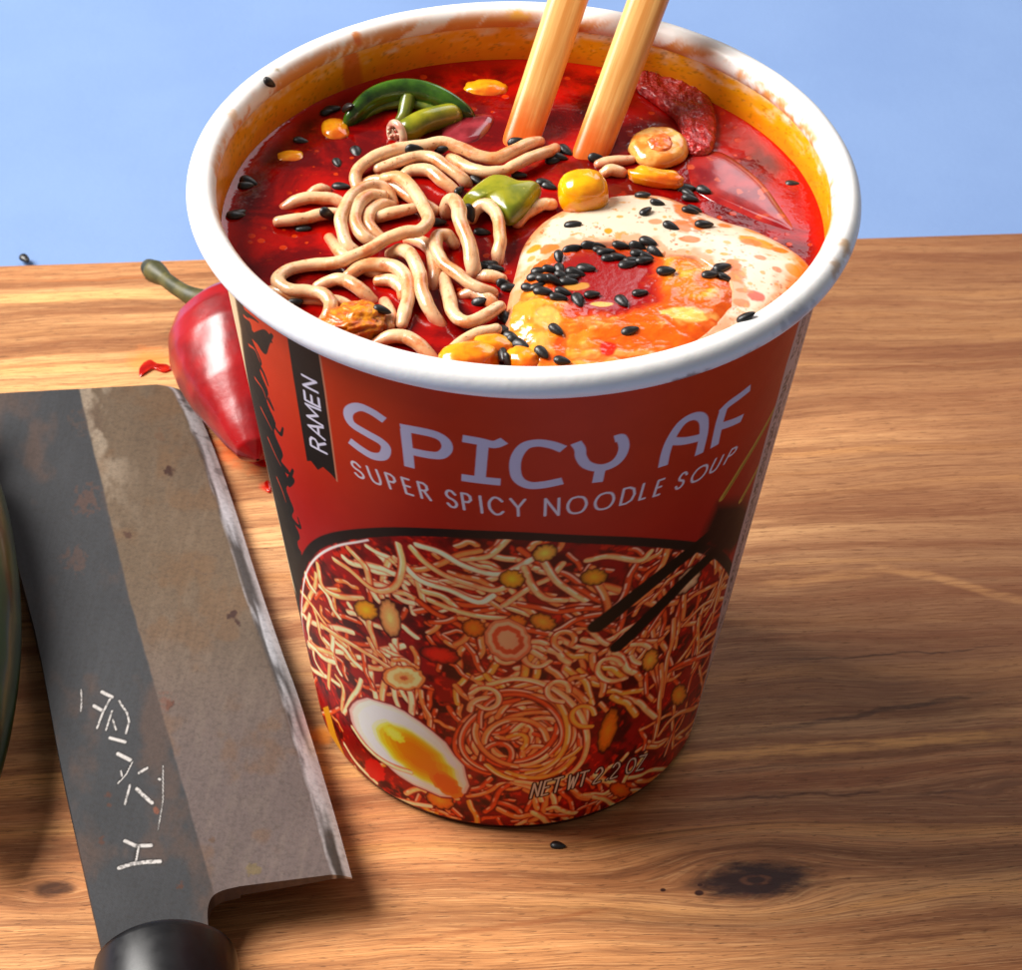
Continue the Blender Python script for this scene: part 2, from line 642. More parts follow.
# left side panel: cream, then the black flame edge
edge = np.array(PL([(235, 296), (241, 330), (252, 400), (270, 480), (288, 560), (300, 610)]))
eb = np.interp(Zm, edge[::-1, 1], edge[::-1, 0])
flame = np.array(PL([(245, 309), (251, 330), (260, 362), (267, 395), (276, 432), (285, 470), (290, 500), (297, 530), (302, 560), (307, 600)]))
fb = np.interp(Zm, flame[::-1, 1], flame[::-1, 0]) + 1.1 * np.sin(Zm * 1.1) * .6
zone = (Zm > pix_label(303, 610)[1])
BLK = lin((22, 20, 20))
over(((A < fb) & (A > eb - 30)).astype(float) * zone, BLK)
for pts, wd in (([(250, 332), (257, 340), (263, 349), (267, 342), (272, 335)], 7.5), ([(258, 340), (266, 333), (271, 341)], 8.0), ([(244, 312), (253, 318), (258, 322)], 4),
                ([(254, 356), (263, 372), (268, 385)], 5.5), ([(258, 386), (266, 396), (273, 409), (269, 398)], 5),
                ([(262, 398), (270, 418), (280, 434), (283, 428)], 5), ([(266, 420), (275, 450), (280, 462)], 6.5),
                ([(274, 455), (286, 470), (292, 478), (288, 484), (293, 470)], 6.5), ([(280, 480), (288, 496), (290, 505)], 5),
                ([(284, 505), (293, 520), (300, 527), (298, 518)], 5.5), ([(288, 528), (296, 545), (301, 552)], 5)):
    pl = PL(pts)
    stroke(catmull(pl, 6), wd / 4.2, BLK, taper=(1.2, .35))
for pts in ([(244, 316), (251, 322), (256, 329)], [(249, 345), (255, 350), (260, 362)], [(255, 378), (262, 388), (266, 398)], [(261, 408), (267, 420), (272, 430)],
            [(268, 438), (274, 452), (281, 466)], [(277, 478), (282, 490), (286, 502)]):
    stroke(catmull(PL(pts), 6), .42, lin((206, 60, 30)), taper=(1.2, .3))
cream = lin((214, 190, 150))
over((A < eb).astype(float) * zone, cream)
over((np.abs(A - eb) < .35).astype(float) * zone * .8, lin((120, 96, 70)))

# RAMEN ribbon
rib = PL([(287, 336), (296, 341), (307, 346), (319, 351), (324, 385), (330, 430), (337, 481), (331, 474), (323, 467), (318, 470), (311, 461), (307, 461), (300, 418), (293, 375)])
fill([(p[0], p[1]) for p in rib], lin((24, 20, 20)))
stroke(PL([(319, 352), (325, 390), (331, 435), (337, 481)]), .28, lin((196, 120, 88)))

FONT = {
    'S': [[(.9, .82), (.62, 1), (.3, .98), (.12, .78), (.25, .58), (.7, .44), (.88, .24), (.7, .03), (.35, 0), (.08, .17)]],
    'U': [[(.08, 1), (.08, .35), (.22, .06), (.5, 0), (.78, .06), (.92, .35), (.92, 1)]],
    'P': [[(.12, 0), (.12, 1), (.6, 1), (.86, .88), (.88, .66), (.62, .5), (.12, .48)]],
    'E': [[(.85, 1), (.12, 1), (.12, 0), (.85, 0)], [(.12, .52), (.75, .52)]],
    'R': [[(.12, 0), (.12, 1), (.6, 1), (.84, .88), (.84, .66), (.6, .52), (.12, .5)], [(.5, .5), (.92, 0)]],
    'I': [[(.5, 0), (.5, 1)]],
    'C': [[(.92, .82), (.7, .98), (.4, 1), (.12, .75), (.06, .5), (.12, .25), (.4, 0), (.7, .02), (.92, .18)]],
    'Y': [[(.02, 1), (.5, .48), (.98, 1)], [(.5, .48), (.5, 0)]],
    'N': [[(.08, 0), (.08, 1), (.92, 0), (.92, 1)]],
    'O': [[(.5, 1), (.2, .92), (.03, .65), (.03, .35), (.2, .08), (.5, 0), (.8, .08), (.97, .35), (.97, .65), (.8, .92), (.5, 1)]],
    'D': [[(.1, 0), (.1, 1), (.5, 1), (.82, .85), (.95, .5), (.82, .15), (.5, 0), (.1, 0)]],
    'L': [[(.12, 1), (.12, 0), (.8, 0)]],
    'A': [[(0, 0), (.5, 1), (1, 0)], [(.2, .35), (.8, .35)]],
    'M': [[(.02, 0), (.12, 1), (.5, .25), (.88, 1), (.98, 0)]],
    'T': [[(.02, 1), (.98, 1)], [(.5, 1), (.5, 0)]],
    'W': [[(0, 1), (.25, 0), (.5, .8), (.75, 0), (1, 1)]],
    'Z': [[(.08, 1), (.92, 1), (.08, 0), (.92, 0)]],
    '2': [[(.1, .78), (.3, .98), (.6, 1), (.85, .8), (.8, .58), (.1, 0), (.9, 0)]],
    '.': [[(.45, .0), (.55, .05)]],
}


def glyph(ch, cx, cy, wd, ht, ang, width, col, slant=0.0):
    """a letter centred on a photo point; written on the cup wall"""
    ca, sa = math.cos(ang), math.sin(ang)
    for st in FONT[ch]:
        q = []
        for (gx, gy) in st:
            lx = (gx - .5) * wd + slant * (gy - .5) * ht
            ly = (gy - .5) * ht
            q.append((cx + lx * ca - ly * sa * -1 * -1, cy + lx * sa - ly * ca))
        pts = PL(q)
        curved = ch in 'SUPRCOD2' and len(st) > 4
        if curved and ch in 'SCUO2':
            pts = catmull(pts, 4)
        stroke(pts, width, col)


PALE = lin((222, 214, 226))
# RAMEN, reading upwards
b0, b1 = np.array((327.0, 456.)), np.array((315.5, 379.))
c0_, c1_ = np.array((311.5, 450.)), np.array((302.0, 374.))
nlet = 5
for k, ch in enumerate("RAMEN"):
    w0, w1 = (k + .06) / nlet, (k + .86) / nlet
    if ch == 'M': w0 -= .02; w1 += .03
    for st in FONT[ch]:
        q = []
        for gx, gy in st:
            s_ = w0 + (w1 - w0) * gx + gy * -.0
            base_p = b0 + (b1 - b0) * s_
            cap_p = c0_ + (c1_ - c0_) * min(s_ + .03, 1.05)
            q.append(tuple(base_p + (cap_p - base_p) * gy))
        stroke(PL(q), .40, PALE)

# SPICY AF (heavy strokes traced in the order they are written)
BIG = [
    [(384, 420), (372, 412), (360, 407), (351, 409), (348, 415), (352, 424), (366, 433), (380, 441), (386, 448), (383, 456), (373, 456), (362, 450), (350, 441)],
    [(401, 427.5), (420, 431), (436, 435), (445, 441), (447, 449), (441, 455), (430, 455), (410, 451)],
    [(405.5, 430), (407.5, 448), (409.5, 467)],
    [(463, 438.5), (480, 441.5), (494, 444.5), (504, 441)], [(483, 443), (481.5, 460), (480, 478)], [(462, 477.5), (480, 480), (500, 482)],
    [(563, 449), (552, 445), (538, 443), (525, 446), (517, 456), (515, 468), (518, 479), (528, 485), (542, 485), (562, 481)],
    [(576, 443), (580, 449), (581, 457), (587, 465), (600, 468), (613, 464), (621, 456), (624, 446), (621, 438), (615, 439)], [(600.5, 468), (599, 475), (597.5, 482)],
    [(663, 466), (666, 452), (671, 439), (680, 425), (689, 418), (698, 416), (703.5, 420), (704, 431), (702, 442), (699, 454)], [(669, 441), (684, 441), (702, 437)],
    [(714.5, 446), (717, 434), (720, 421), (724, 408)], [(721, 412), (729, 404), (740, 396), (750, 388)], [(720, 426.5), (731, 423), (742, 418)],
]
for st in BIG:
    pl = PL(st)
    stroke(catmull(pl, 5), 1.38, lin((206, 196, 214)), flat=True)

WORDS = [('S', 357.7, 470), ('U', 374.5, 476), ('P', 391.8, 482), ('E', 407.5, 486.5), ('R', 424, 491), ('S', 451.5, 499), ('P', 467, 502), ('I', 481, 504.5), ('C', 496, 506),
         ('Y', 518, 507.5), ('N', 552, 507), ('O', 577, 505), ('O', 604.5, 501), ('D', 628, 495.5), ('L', 644.5, 491), ('E', 659, 487.5), ('S', 681.5, 480.5), ('O', 699.5, 473.5),
         ('U', 716, 464.5), ('P', 731, 455)]
WX = np.array([q[1] for q in WORDS]); WY = np.array([q[2] for q in WORDS])
WID = {'S': 11.5, 'U': 12, 'P': 11, 'E': 9.5, 'R': 11.5, 'I': 4, 'C': 15.5, 'Y': 15, 'N': 16, 'O': 19, 'D': 15, 'L': 9.5}
pf = np.polyfit(WX, WY, 3)
for ch, x, y in WORDS:
    ang = math.atan(np.polyval(np.polyder(pf), x))
    fx = 1.0 if x < 640 else .82
    glyph(ch, x, y, WID[ch] * fx, 16.5, ang, .36, lin((226, 214, 216)))

# printed picture: black bowl seen from above, full of noodles
pic = PL([(301, 640), (300, 606), (303, 577), (313, 556), (332, 544), (365, 538), (410, 536), (470, 538), (540, 541), (620, 545), (680, 550), (712, 558), (728, 575), (735, 600)])
pic = catmull(pic, 5)
pp = [tuple(q) for q in pic] + [(48, 40), (48, -6), (-70, -6)] + PL([(349, 768), (332, 738), (318, 700), (308, 668)])
SD = np.full(A.shape, 9.0)
SD[:, :NF] = sdf_poly(A[:, :NF], Zm[:, :NF], pp)
bowl = SD - 1.9
over((np.clip(-(SD - 1.7) / .25 + .5, 0, 1)) * (Zm < pix_label(500, 520)[1] + 4), lin((26, 14, 13)))
low = (Zm < pix_label(303, 610)[1])
over(((SD > 0) & low & (A < 0)).astype(float), lin((20, 14, 14)))
PIC = np.clip(-SD / .2 + .5, 0, 1)
nz1 = fbm(A * .30, Zm * .30, 11); nz2 = fbm(A * .8, Zm * .8, 21)
red = lin((128, 6, 10)) * (1 - sstep(.4, .7, nz1))[..., None] + lin((70, 4, 8)) * sstep(.4, .7, nz1)[..., None]
red = red * (1 - (sstep(.58, .75, nz2) * .6)[..., None]) + lin((190, 52, 16)) * (sstep(.58, .75, nz2) * .6)[..., None]
over(PIC, red)


def noodle_print(pts_px, width_px, tone=0, raw=False):
    pl = PL(pts_px)
    pl = catmull(pl, 5)
    wd = width_px / 6.3
    sl = bbox(pl, wd)
    a, z = A[sl], Zm[sl]
    if a.size == 0: return
    d, t, s = seg_dist(a, z, pl)
    f = d / (wd / 2)
    m = np.clip((wd / 2 - d) / .12 + .5, 0, 1) * PIC[sl]
    pal = [((232, 166, 116), (170, 66, 30)), ((214, 132, 74), (140, 44, 16)), ((240, 196, 160), (192, 92, 62)), ((186, 84, 38), (112, 22, 10)), ((214, 150, 66), (150, 66, 18))][tone]
    sh = np.clip(np.abs(s / wd * 2 - .25) ** 1.6, 0, 1)[..., None]
    col = lin(pal[0]) * (1 - sh) + lin(pal[1]) * sh
    col = col * (1 - sstep(.72, 1.0, f)[..., None] * .8)
    col = col * (.75 + .35 * fbm(a * .35 + 3, z * .35, 12, 2) + .35 * fbm(a * 1.6, z * 1.6, 14, 3))[..., None]
    hi = (np.exp(-((s / wd + .14) / .1) ** 2) * sstep(.35, .6, vnoise(t * 9, t * 0 + hash(pts_px[0]) % 97, 5)))[..., None]
    col = col * (1 - .6 * hi) + lin((255, 232, 206)) * .6 * hi
    # thin dark outline, printed as in a photo of crowded noodles
    sh2 = np.clip((wd / 2 + .22 - d) / .3, 0, 1) * (1 - m) * PIC[sl] * .55
    over(sh2, lin((70, 6, 8)), sl)
    over(m, col, sl)


def blob_print(cx, cy, rx, ry, rot, layers):
    c, s = math.cos(rot), math.sin(rot)
    for k, col in layers:
        q = [(cx + k * (rx * math.cos(t) * c - ry * math.sin(t) * s), cy + k * (rx * math.cos(t) * s + ry * math.sin(t) * c)) for t in np.linspace(0, 2 * math.pi, 26, endpoint=False)]
        q = [(x + 1.1 * math.sin(3.1 * i), y + .9 * math.cos(2.3 * i)) for i, (x, y) in enumerate(q)]
        pl = PL(q)
        sl = bbox(pl, 1)
        a, z = A[sl], Zm[sl]
        if a.size == 0: continue
        over(np.clip(-sdf_poly(a, z, pl) / .22 + .5, 0, 1) * PIC[sl], lin(col), sl)


rng = random.Random(5)


def wavy(x, y, ang, length, amp, n=5):
    pts = []
    ph = rng.uniform(0, 6)
    bend = rng.uniform(-.9, .9)
    cx, cy, a = x, y, ang
    for k in range(n):
        pts.append((cx, cy))
        a += bend / n + amp * math.sin(ph + k * 1.7)
        cx += math.cos(a) * length / n; cy += math.sin(a) * length / n
    return pts


def field(x0, x1, y0, y1, count, ang, spread, length, amp, wid, tones):
    for _ in range(count):
        noodle_print(wavy(rng.uniform(x0, x1), rng.uniform(y0, y1), ang + rng.uniform(-spread, spread), rng.uniform(*length), amp), rng.uniform(*wid), rng.choice(tones))


field(300, 700, 545, 830, 120, .2, 1.4, (20, 50), .5, (6, 8), [3, 3, 1])
field(300, 420, 545, 690, 58, 1.0, .7, (30, 66), .3, (7, 9.5), [0, 2, 2])
field(395, 600, 545, 640, 44, .25, .45, (50, 110), .34, (7, 10), [0, 1, 3])
field(590, 720, 560, 700, 40, -.95, .5, (34, 76), .4, (6.5, 9.5), [1, 1, 3])
field(640, 715, 580, 780, 52, -1.05, .3, (44, 105), .22, (6, 8.5), [1, 3, 1])
field(440, 640, 640, 700, 46, .4, 1.5, (30, 62), .6, (7.5, 10), [1, 0, 4])
field(330, 480, 640, 720, 10, .6, .8, (22, 48), .4, (6.5, 9), [1, 3])
field(400, 660, 770, 835, 66, .1, .8, (34, 66), .5, (7, 10), [1, 3, 0])
field(345, 480, 760, 830, 14, .7, .6, (20, 40), .4, (7, 9), [1, 4])
# a few long strands along the top
for pts in ([(412, 548), (425, 562), (445, 575), (470, 584), (495, 590), (512, 582), (528, 566)], [(418, 545), (440, 552), (465, 566), (500, 574), (530, 560)],
            [(400, 560), (420, 580), (450, 590), (478, 602), (492, 596)], [(430, 600), (455, 610), (480, 616), (505, 618)],
            [(335, 560), (350, 570), (375, 590), (395, 586), (402, 565), (398, 545)], [(318, 565), (322, 585), (335, 595), (362, 598)],
            [(525, 568), (532, 585), (545, 598), (565, 600)], [(545, 563), (556, 580), (572, 592), (585, 600)], [(588, 560), (610, 556), (640, 560), (650, 552)],
            [(300, 590), (312, 605), (330, 630), (345, 645)], [(322, 625), (345, 640), (370, 655), (390, 668)]):
    noodle_print(pts, 8.5, rng.choice([0, 2]))
# big tangle of loops in the middle
for k in range(64):
    r = rng.uniform(12, 60)
    a0 = rng.uniform(0, 6.28)
    sp = rng.uniform(1.4, 4.2) * (1 if rng.random() < .5 else -1)
    cx, cy = 524 + rng.uniform(-1, 1) * (66 - r) * .55, 734 + rng.uniform(-1, 1) * (66 - r) * .5
    e1, e2, ro = rng.uniform(.9, 1.2), rng.uniform(.55, .9), rng.uniform(-.5, .5)
    noodle_print([(cx + r * (e1 * math.cos(a0 + sp * i / 9) * math.cos(ro) - e2 * math.sin(a0 + sp * i / 9) * math.sin(ro)),
                   cy + r * (e1 * math.cos(a0 + sp * i / 9) * math.sin(ro) + e2 * math.sin(a0 + sp * i / 9) * math.cos(ro))) for i in range(10)], rng.uniform(7.5, 9), rng.choice([0, 1, 1, 4, 3]))
for cx, cy, r in ((536, 655, 16), (612, 668, 18), (566, 640, 14), (585, 715, 16), (486, 700, 17), (560, 690, 15), (640, 655, 15), (505, 655, 13)):
    a0 = rng.uniform(0, 6.28)
    noodle_print([(cx + r * (1 - .05 * i) * math.cos(a0 + .62 * i), cy + r * .8 * (1 - .05 * i) * math.sin(a0 + .62 * i)) for i in range(9)], 7.4, rng.choice([0, 1, 4]))
# vegetables printed between the noodles
for (x, y, rx, ry, rot, col) in ((366, 610, 14, 10, .5, (214, 160, 40)), (390, 618, 11, 22, -.25, (222, 168, 108)), (512, 579, 14, 10, .1, (206, 150, 40)), (594, 577, 15, 9, -.1, (196, 142, 40)),
                                 (545, 553, 14, 9, -.3, (206, 160, 70)), (474, 628, 13, 10, .2, (196, 110, 28)), (543, 622, 15, 9, .3, (196, 130, 44)), (516, 622, 12, 8, 0, (206, 116, 36)),
                                 (608, 730, 9, 26, .3, (198, 120, 26)), (650, 660, 8, 13, .4, (206, 146, 60)), (679, 695, 8, 12, .3, (196, 132, 44)), (440, 655, 22, 9, .2, (182, 40, 20)),
                                 (688, 580, 9, 20, .7, (206, 176, 138)), (440, 800, 16, 9, .4, (222, 132, 40)), (620, 790, 12, 8, .3, (206, 100, 30))):
    blob_print(x, y, rx * .86, ry * .86, rot, [(1.14, (70, 8, 8)), (1.0, tuple(int(c * .68) for c in col)), (.9, tuple(int(c * .8) for c in col)), (.75, tuple(int(c * .92) for c in col)), (.5, col), (.25, tuple(min(255, int(c * 1.12)) for c in col))])
blob_print(404, 678, 21, 12, .1, [(1.08, (90, 10, 8)), (1, (196, 128, 70)), (.82, (226, 190, 140)), (.5, (206, 160, 100)), (.2, (160, 90, 50))])
blob_print(508, 640, 24, 20, .5, [(1.04, (90, 14, 8)), (1, (196, 120, 80)), (.86, (214, 160, 120)), (.7, (176, 84, 48)), (.45, (214, 150, 110))])
# the egg half
er = .66
blob_print(409, 748, 72, 28, er, [(1.04, (110, 10, 14)), (1.0, (190, 168, 166)), (.95, (208, 194, 190)), (.85, (220, 208, 204))])
blob_print(417, 756, 50, 17, er, [(1.1, (234, 214, 170)), (1.0, (228, 190, 96)), (.92, (224, 172, 44)), (.8, (220, 152, 24)), (.66, (214, 136, 16)), (.5, (208, 122, 12))])
blob_print(394, 734, 13, 5, er, [(1, (230, 186, 60)), (.6, (236, 204, 90))])
blob_print(446, 784, 20, 9, er, [(1, (214, 120, 30)), (.75, (208, 100, 22))])
for q in ([(353, 728), (366, 746), (385, 762), (410, 772)], [(345, 745), (356, 762), (376, 782)], [(352, 772), (372, 790), (400, 800), (430, 806)]):
    noodle_print(q, 8, 2)
blob_print(375, 770, 13, 8, .9, [(1, (176, 16, 12))])
# white glint along the bowl edge
gl = catmull(PL([(303, 640), (302, 600), (306, 574), (317, 557), (337, 546), (368, 540)]), 6)
stroke(gl, .34, lin((214, 200, 200)))
# printed chopsticks: gold above, black over the bowl
for q, wd in (([(726, 520), (680, 560), (640, 592), (597, 626)], 19), ([(744, 520), (700, 566), (660, 606), (618, 646)], 18)):
    stroke(catmull(PL(q), 5), wd / 6.2, lin((14, 4, 4)), aa=.4)
for q in ([(710, 548), (672, 580), (640, 606), (606, 630)],):
    stroke(catmull(PL(q), 5), .28, lin((150, 60, 44)))
fill(PL([(704, 532), (718, 502), (745, 500), (750, 508), (740, 540), (728, 556), (706, 550)]), lin((44, 6, 7)), aa=2.6)
for q in ([(722, 498), (742, 466), (760, 436), (778, 402)], [(741, 500), (757, 470), (770, 442), (784, 408)]):
    stroke(PL(q), 1.25, lin((196, 150, 56)))
    stroke([(a_ + .3, z_) for a_, z_ in PL(q)], .35, lin((146, 100, 32)))

# the picture is a photo print: a little soft, uneven in tone
W = (PIC > .5)
B = IMG.copy()
for _ in range(1):
    B[1:-1] = (B[:-2] + 2 * B[1:-1] + B[2:]) / 4
    B[:, 1:NF - 1] = (B[:, :NF - 2] + 2 * B[:, 1:NF - 1] + B[:, 2:NF]) / 4
tone = (.78 + .62 * fbm(A * .13, Zm * .13, 301, 3))[..., None]
IMG[W] = np.clip(B ** 1.25 * tone * np.array([2.1, 1.62, 1.42]), 0, .88)[W]

# NET WT line
nt = "NET WT 2.2 OZ"
px_ = 536.0
for k, ch in enumerate(nt):
    wdt = {' ': 5, '.': 5}.get(ch, 10.5)
    if ch != ' ':
        x = px_; y = 790 - (x - 536) * .235 - max(0, x - 600) * .06
        glyph(ch, x, y, 8.6, 15, -.27, .95, lin((60, 6, 8)))
        glyph(ch, x, y, 8.6, 15, -.27, .32, lin((230, 206, 184)))
    px_ += wdt if ch != '.' else 6.5

# right-hand information panel with its fine print
edge_r = np.array(PL([(797, 330), (786, 366), (777, 400), (766, 438), (750, 498), (733, 560), (722, 605), (712, 650), (700, 700)]))
er_ = np.interp(Zm, edge_r[::-1, 1], edge_r[::-1, 0])
over(np.clip((A - er_) / .2 + .5, 0, 1) * (A < 60), lin((196, 164, 154)))
inkx = (A - er_)
for (o0, o1, sd) in ((1.2, 3.6, 31), (4.6, 6.4, 32), (8, 9.3, 33), (10.5, 11.8, 34), (13, 14.3, 35)):
    txt = (hash2(np.floor(Zm * 2.6), np.floor(inkx * 2.6), sd) > .52) & (inkx > o0) & (inkx < o1) & (hash2(np.floor(Zm / 3.1), np.floor(Zm * 0), sd) > .2) & (Zm > 8) & (Zm < 98)
    over(txt.astype(float) * .85 * (A < 60), lin((40, 26, 26)))
# yellow flash low on the left side
fill(PL([(323, 708), (328, 706), (336, 735), (349, 765), (340, 756), (330, 735)]), lin((226, 150, 24)))

# back of the cup stays plain dark red
IMG[:, NF:] = lin((150, 16, 16))
IMG[ZZ < .0012] = lin((60, 20, 16))
RWv = rwall(ZZ)
RWv = np.where(ZZ < .0015, RWv - (.0015 - ZZ) * .35, RWv)
P = np.stack([RWv[:, None] * np.sin(TH)[None], -RWv[:, None] * np.cos(TH)[None], np.repeat(ZZ[:, None], len(TH), 1)], -1)
m_label = mat_painted("printed_paper", rough=.38, coat=.0, bump=.05, bscale=.25, mottle=.03, spec=.18)
wall = mesh_obj("cup_wall", P.reshape(-1, 3), grid_faces(len(ZZ), len(TH), True), m_label, cup, IMG.reshape(-1, 3))

# inner wall, stained by the broth
thi = np.linspace(0, 2 * math.pi, 720, endpoint=False)
zi = np.linspace(SOUP - .012, H - .0014, 90)
TI, ZI = np.meshgrid(thi, zi)
ri = rwall(zi) - .00055
hgt = (ZI - SOUP) / (H - SOUP)
nn = fbm(TI * 14, ZI * 900, 41); nf = fbm(TI * 60, ZI * 1800, 47)
st = sstep(.98, .42, hgt + (nn - .5) * .75 + (nf - .5) * .25)
white = lin((236, 226, 212)); yel = lin((240, 166, 12)); orr = lin((222, 108, 8))
cI = white * (1 - st)[..., None] + yel * st[..., None]
s2 = sstep(.62, -.05, hgt + (nn - .5) * .35)
cI = cI * (1 - .75 * s2[..., None]) + orr * (.75 * s2[..., None])
sp = sstep(.66, .72, fbm(TI * 95, ZI * 2600, 53)) * sstep(1.05, .6, hgt)
cI = cI * (1 - .5 * sp[..., None]) + lin((150, 96, 8)) * .5 * sp[..., None]
# the drip that ran down from the rim (angle where the photo shows it)
dp = at(362, 45, H); da = math.atan2(dp[0], -dp[1]) % (2 * math.pi)
dd = np.abs((TI - da + math.pi) % (2 * math.pi) - math.pi) * 45
dm = sstep(1.3, .5, dd - .9 * sstep(1, .2, hgt)) * .8
cI = cI * (1 - dm[..., None]) + lin((214, 92, 30)) * dm[..., None]
P = np.stack([ri[:, None] * np.sin(TI), -ri[:, None] * np.cos(TI), ZI], -1)
m_in = mat_painted("oil_stained_paper", rough=.30, bump=.06, bscale=.5, mottle=.08, sss=.1)
mesh_obj("inner_wall", P.reshape(-1, 3), grid_faces(len(zi), 720, True, flip=True), m_in, cup, cI.reshape(-1, 3))

# rolled rim
ta = np.linspace(0, 2 * math.pi, 41) - math.pi * .5
TR, TA = np.meshgrid(thi, ta)
wob = .00008 * (fbm(np.cos(thi) * 4 + 9, np.sin(thi) * 4 + 9, 61) - .5) * 2
rr_ = (RR - RT) + RT * np.cos(TA) + wob[None]
zz_ = (H - RT) + RT * np.sin(TA) + wob[None]
P = np.stack([rr_ * np.sin(TR), -rr_ * np.cos(TR), zz_], -1)
cR = np.zeros(TR.shape + (3,)) + lin((242, 240, 238))
rn = fbm(np.cos(TR) * 9 + 20, np.sin(TR) * 9 + TA * .7 + 20, 71)
rnf = fbm(np.cos(TR) * 60 + 120, np.sin(TR) * 60 + TA * 2 + 120, 73)
TA = TA % (2 * math.pi)
inr = sstep(math.pi * .62, math.pi * .95, TA) * sstep(math.pi * 1.6, math.pi * 1.2, TA)
k = inr * sstep(.40, .66, rn + (rnf - .5) * .5)
cR = cR * (1 - k[..., None]) + lin((222, 152, 84)) * k[..., None]


def rim_spot(px, py, rad, col, al, asp=1.0):
    p = at(px, py, H - .0006)
    a0 = math.atan2(p[0], -p[1]); r0 = math.hypot(p[0], p[1])
    # closest tube angle on the side facing the camera
    q = np.stack([rr_ * np.sin(TR), -rr_ * np.cos(TR), zz_], -1)
    C, d = ray(px, py)
    w_ = q - C
    t = w_ @ d
    dist = np.linalg.norm(w_ - t[..., None] * d, axis=-1)
    i = np.unravel_index(np.argmin(np.where(dist < .0004, t, 9) if (dist < .0004).any() else dist), dist.shape)
    c = q[i]
    e = q - c
    tang = np.array([math.cos(a0), math.sin(a0), 0])
    along = (e @ tang) / asp
    perp = np.sqrt(np.maximum((e ** 2).sum(-1) - (e @ tang) ** 2, 0))
    dd = np.hypot(along, perp)
    m = sstep(rad, rad * .35, dd + (rnf - .5) * rad * 1.2) * al
    global cR
    cR = cR * (1 - m[..., None]) + lin(col) * m[..., None]


rim_spot(357, 34, .0011, (226, 140, 70), .95)
rim_spot(360, 44, .0009, (220, 110, 50), .9)
rim_spot(521, 14, .0014, (232, 172, 70), .95, 1.8)
rim_spot(848, 245, .0016, (206, 160, 106), .8, 1.5)
rim_spot(840, 268, .0016, (196, 150, 100), .7, 1.6)
rim_spot(690, 384, .0013, (120, 110, 112), .85, 2.6)
rim_spot(746, 364, .0012, (150, 142, 142), .7, 3.0)
rim_spot(236, 117, .0014, (226, 178, 126), .7, 1.2)
rim_spot(277, 67, .0005, (150, 120, 40), .9)
rim_spot(800, 316, .0014, (170, 164, 168), .6, 4.0)
m_rim = mat_painted("waxed_white_paper", rough=.34, bump=.10, bscale=.9, mottle=.05, sss=.05)
mesh_obj("rim", P.reshape(-1, 3), grid_faces(41, 720, True, flip=True), m_rim, cup, cR.reshape(-1, 3))
# base disc, recessed
m_base = mat_simple("plain_paper", lin((210, 200, 190)), lin((190, 178, 166)), .4, .6)
V = [(0, 0, .0025)] + [(RB * .985 * math.cos(t), RB * .985 * math.sin(t), .0025) for t in np.linspace(0, 2 * math.pi, 64, endpoint=False)]
mesh_obj("base", V, [[0, 1 + i, 1 + (i + 1) % 64] for i in range(64)], m_base, cup)
#SPLIT
# ================================================================== SOUP AND WHAT FLOATS IN IT
BV = []          # (verts, faces) of everything small things may rest on


def reg(V, F):
    BV.append((np.asarray(V), F.tolist() if isinstance(F, np.ndarray) else F))


def at_s(px, py, h=0.0):
    return at(px, py, SOUP + h * .001)


# broth: a disc with a meniscus at the paper and slow ripples
nr, na = 90, 240
rad = np.concatenate([np.linspace(.0001, .040, nr - 20), np.linspace(.0403, rwall(SOUP) - .0005, 20)])
RA, AN = np.meshgrid(rad, np.linspace(0, 2 * math.pi, na, endpoint=False), indexing='ij')
X = RA * np.cos(AN); Y = RA * np.sin(AN)
Zs = SOUP + .0009 * np.exp(-(rwall(SOUP) - RA) / .0011) + .00022 * (fbm(X * 130 + 50, Y * 130 + 50, 81, 3) - .5)
n = NT("red_chilli_broth")
v = n.obj()
a = n.noise(v, .10, 4, .6, .6)
b = n.noise(v, .45, 4, .6, .3)
x_, y_, z_ = n.xyz(v)
rr = n.math('SQRT', n.add(n.mul(x_, x_), n.mul(y_, y_)))
c = n.mix(n.smooth(a, .36, .66), lin((92, 2, 4)), lin((164, 9, 4)))
c = n.mix(n.mul(n.smooth(b, .58, .74), .4), c, lin((186, 30, 6)))
c = n.mix(n.mul(n.smooth(rr, 40.5, 43.4), .6), c, lin((206, 30, 6)))
vo = n.new('ShaderNodeTexVoronoi')
vo.inputs['Scale'].default_value = .62
n.link(v, vo.inputs['Vector'])
sz = n.new('ShaderNodeSeparateXYZ'); n.link(vo.outputs['Color'], sz.inputs[0])
drop = n.mul(n.smooth(n.sub(vo.outputs['Distance'], n.mul(sz.outputs[0], .42)), .0, -.07), n.smooth(n.noise(v, .07, 2), .5, .6), n.smooth(sz.outputs[1], .3, .4))
c = n.mix(n.mul(drop, .55), c, lin((214, 66, 10)))
n.set(Base_Color=c, Roughness=.045, Specular_IOR_Level=.55, IOR=1.36)
fine = n.noise(v, .55, 3, .5)
n.bump(n.add(n.mul(fine, .8), n.mul(drop, .7)), .13, .0008)
V = np.stack([X, Y, Zs], -1).reshape(-1, 3)
F = grid_faces(nr, na, True)
o = mesh_obj("soup", V, F, n.m, origin=(0, 0, 0))
tag(o, "glossy deep red chilli broth filling the paper cup", "soup")
reg(V, F)

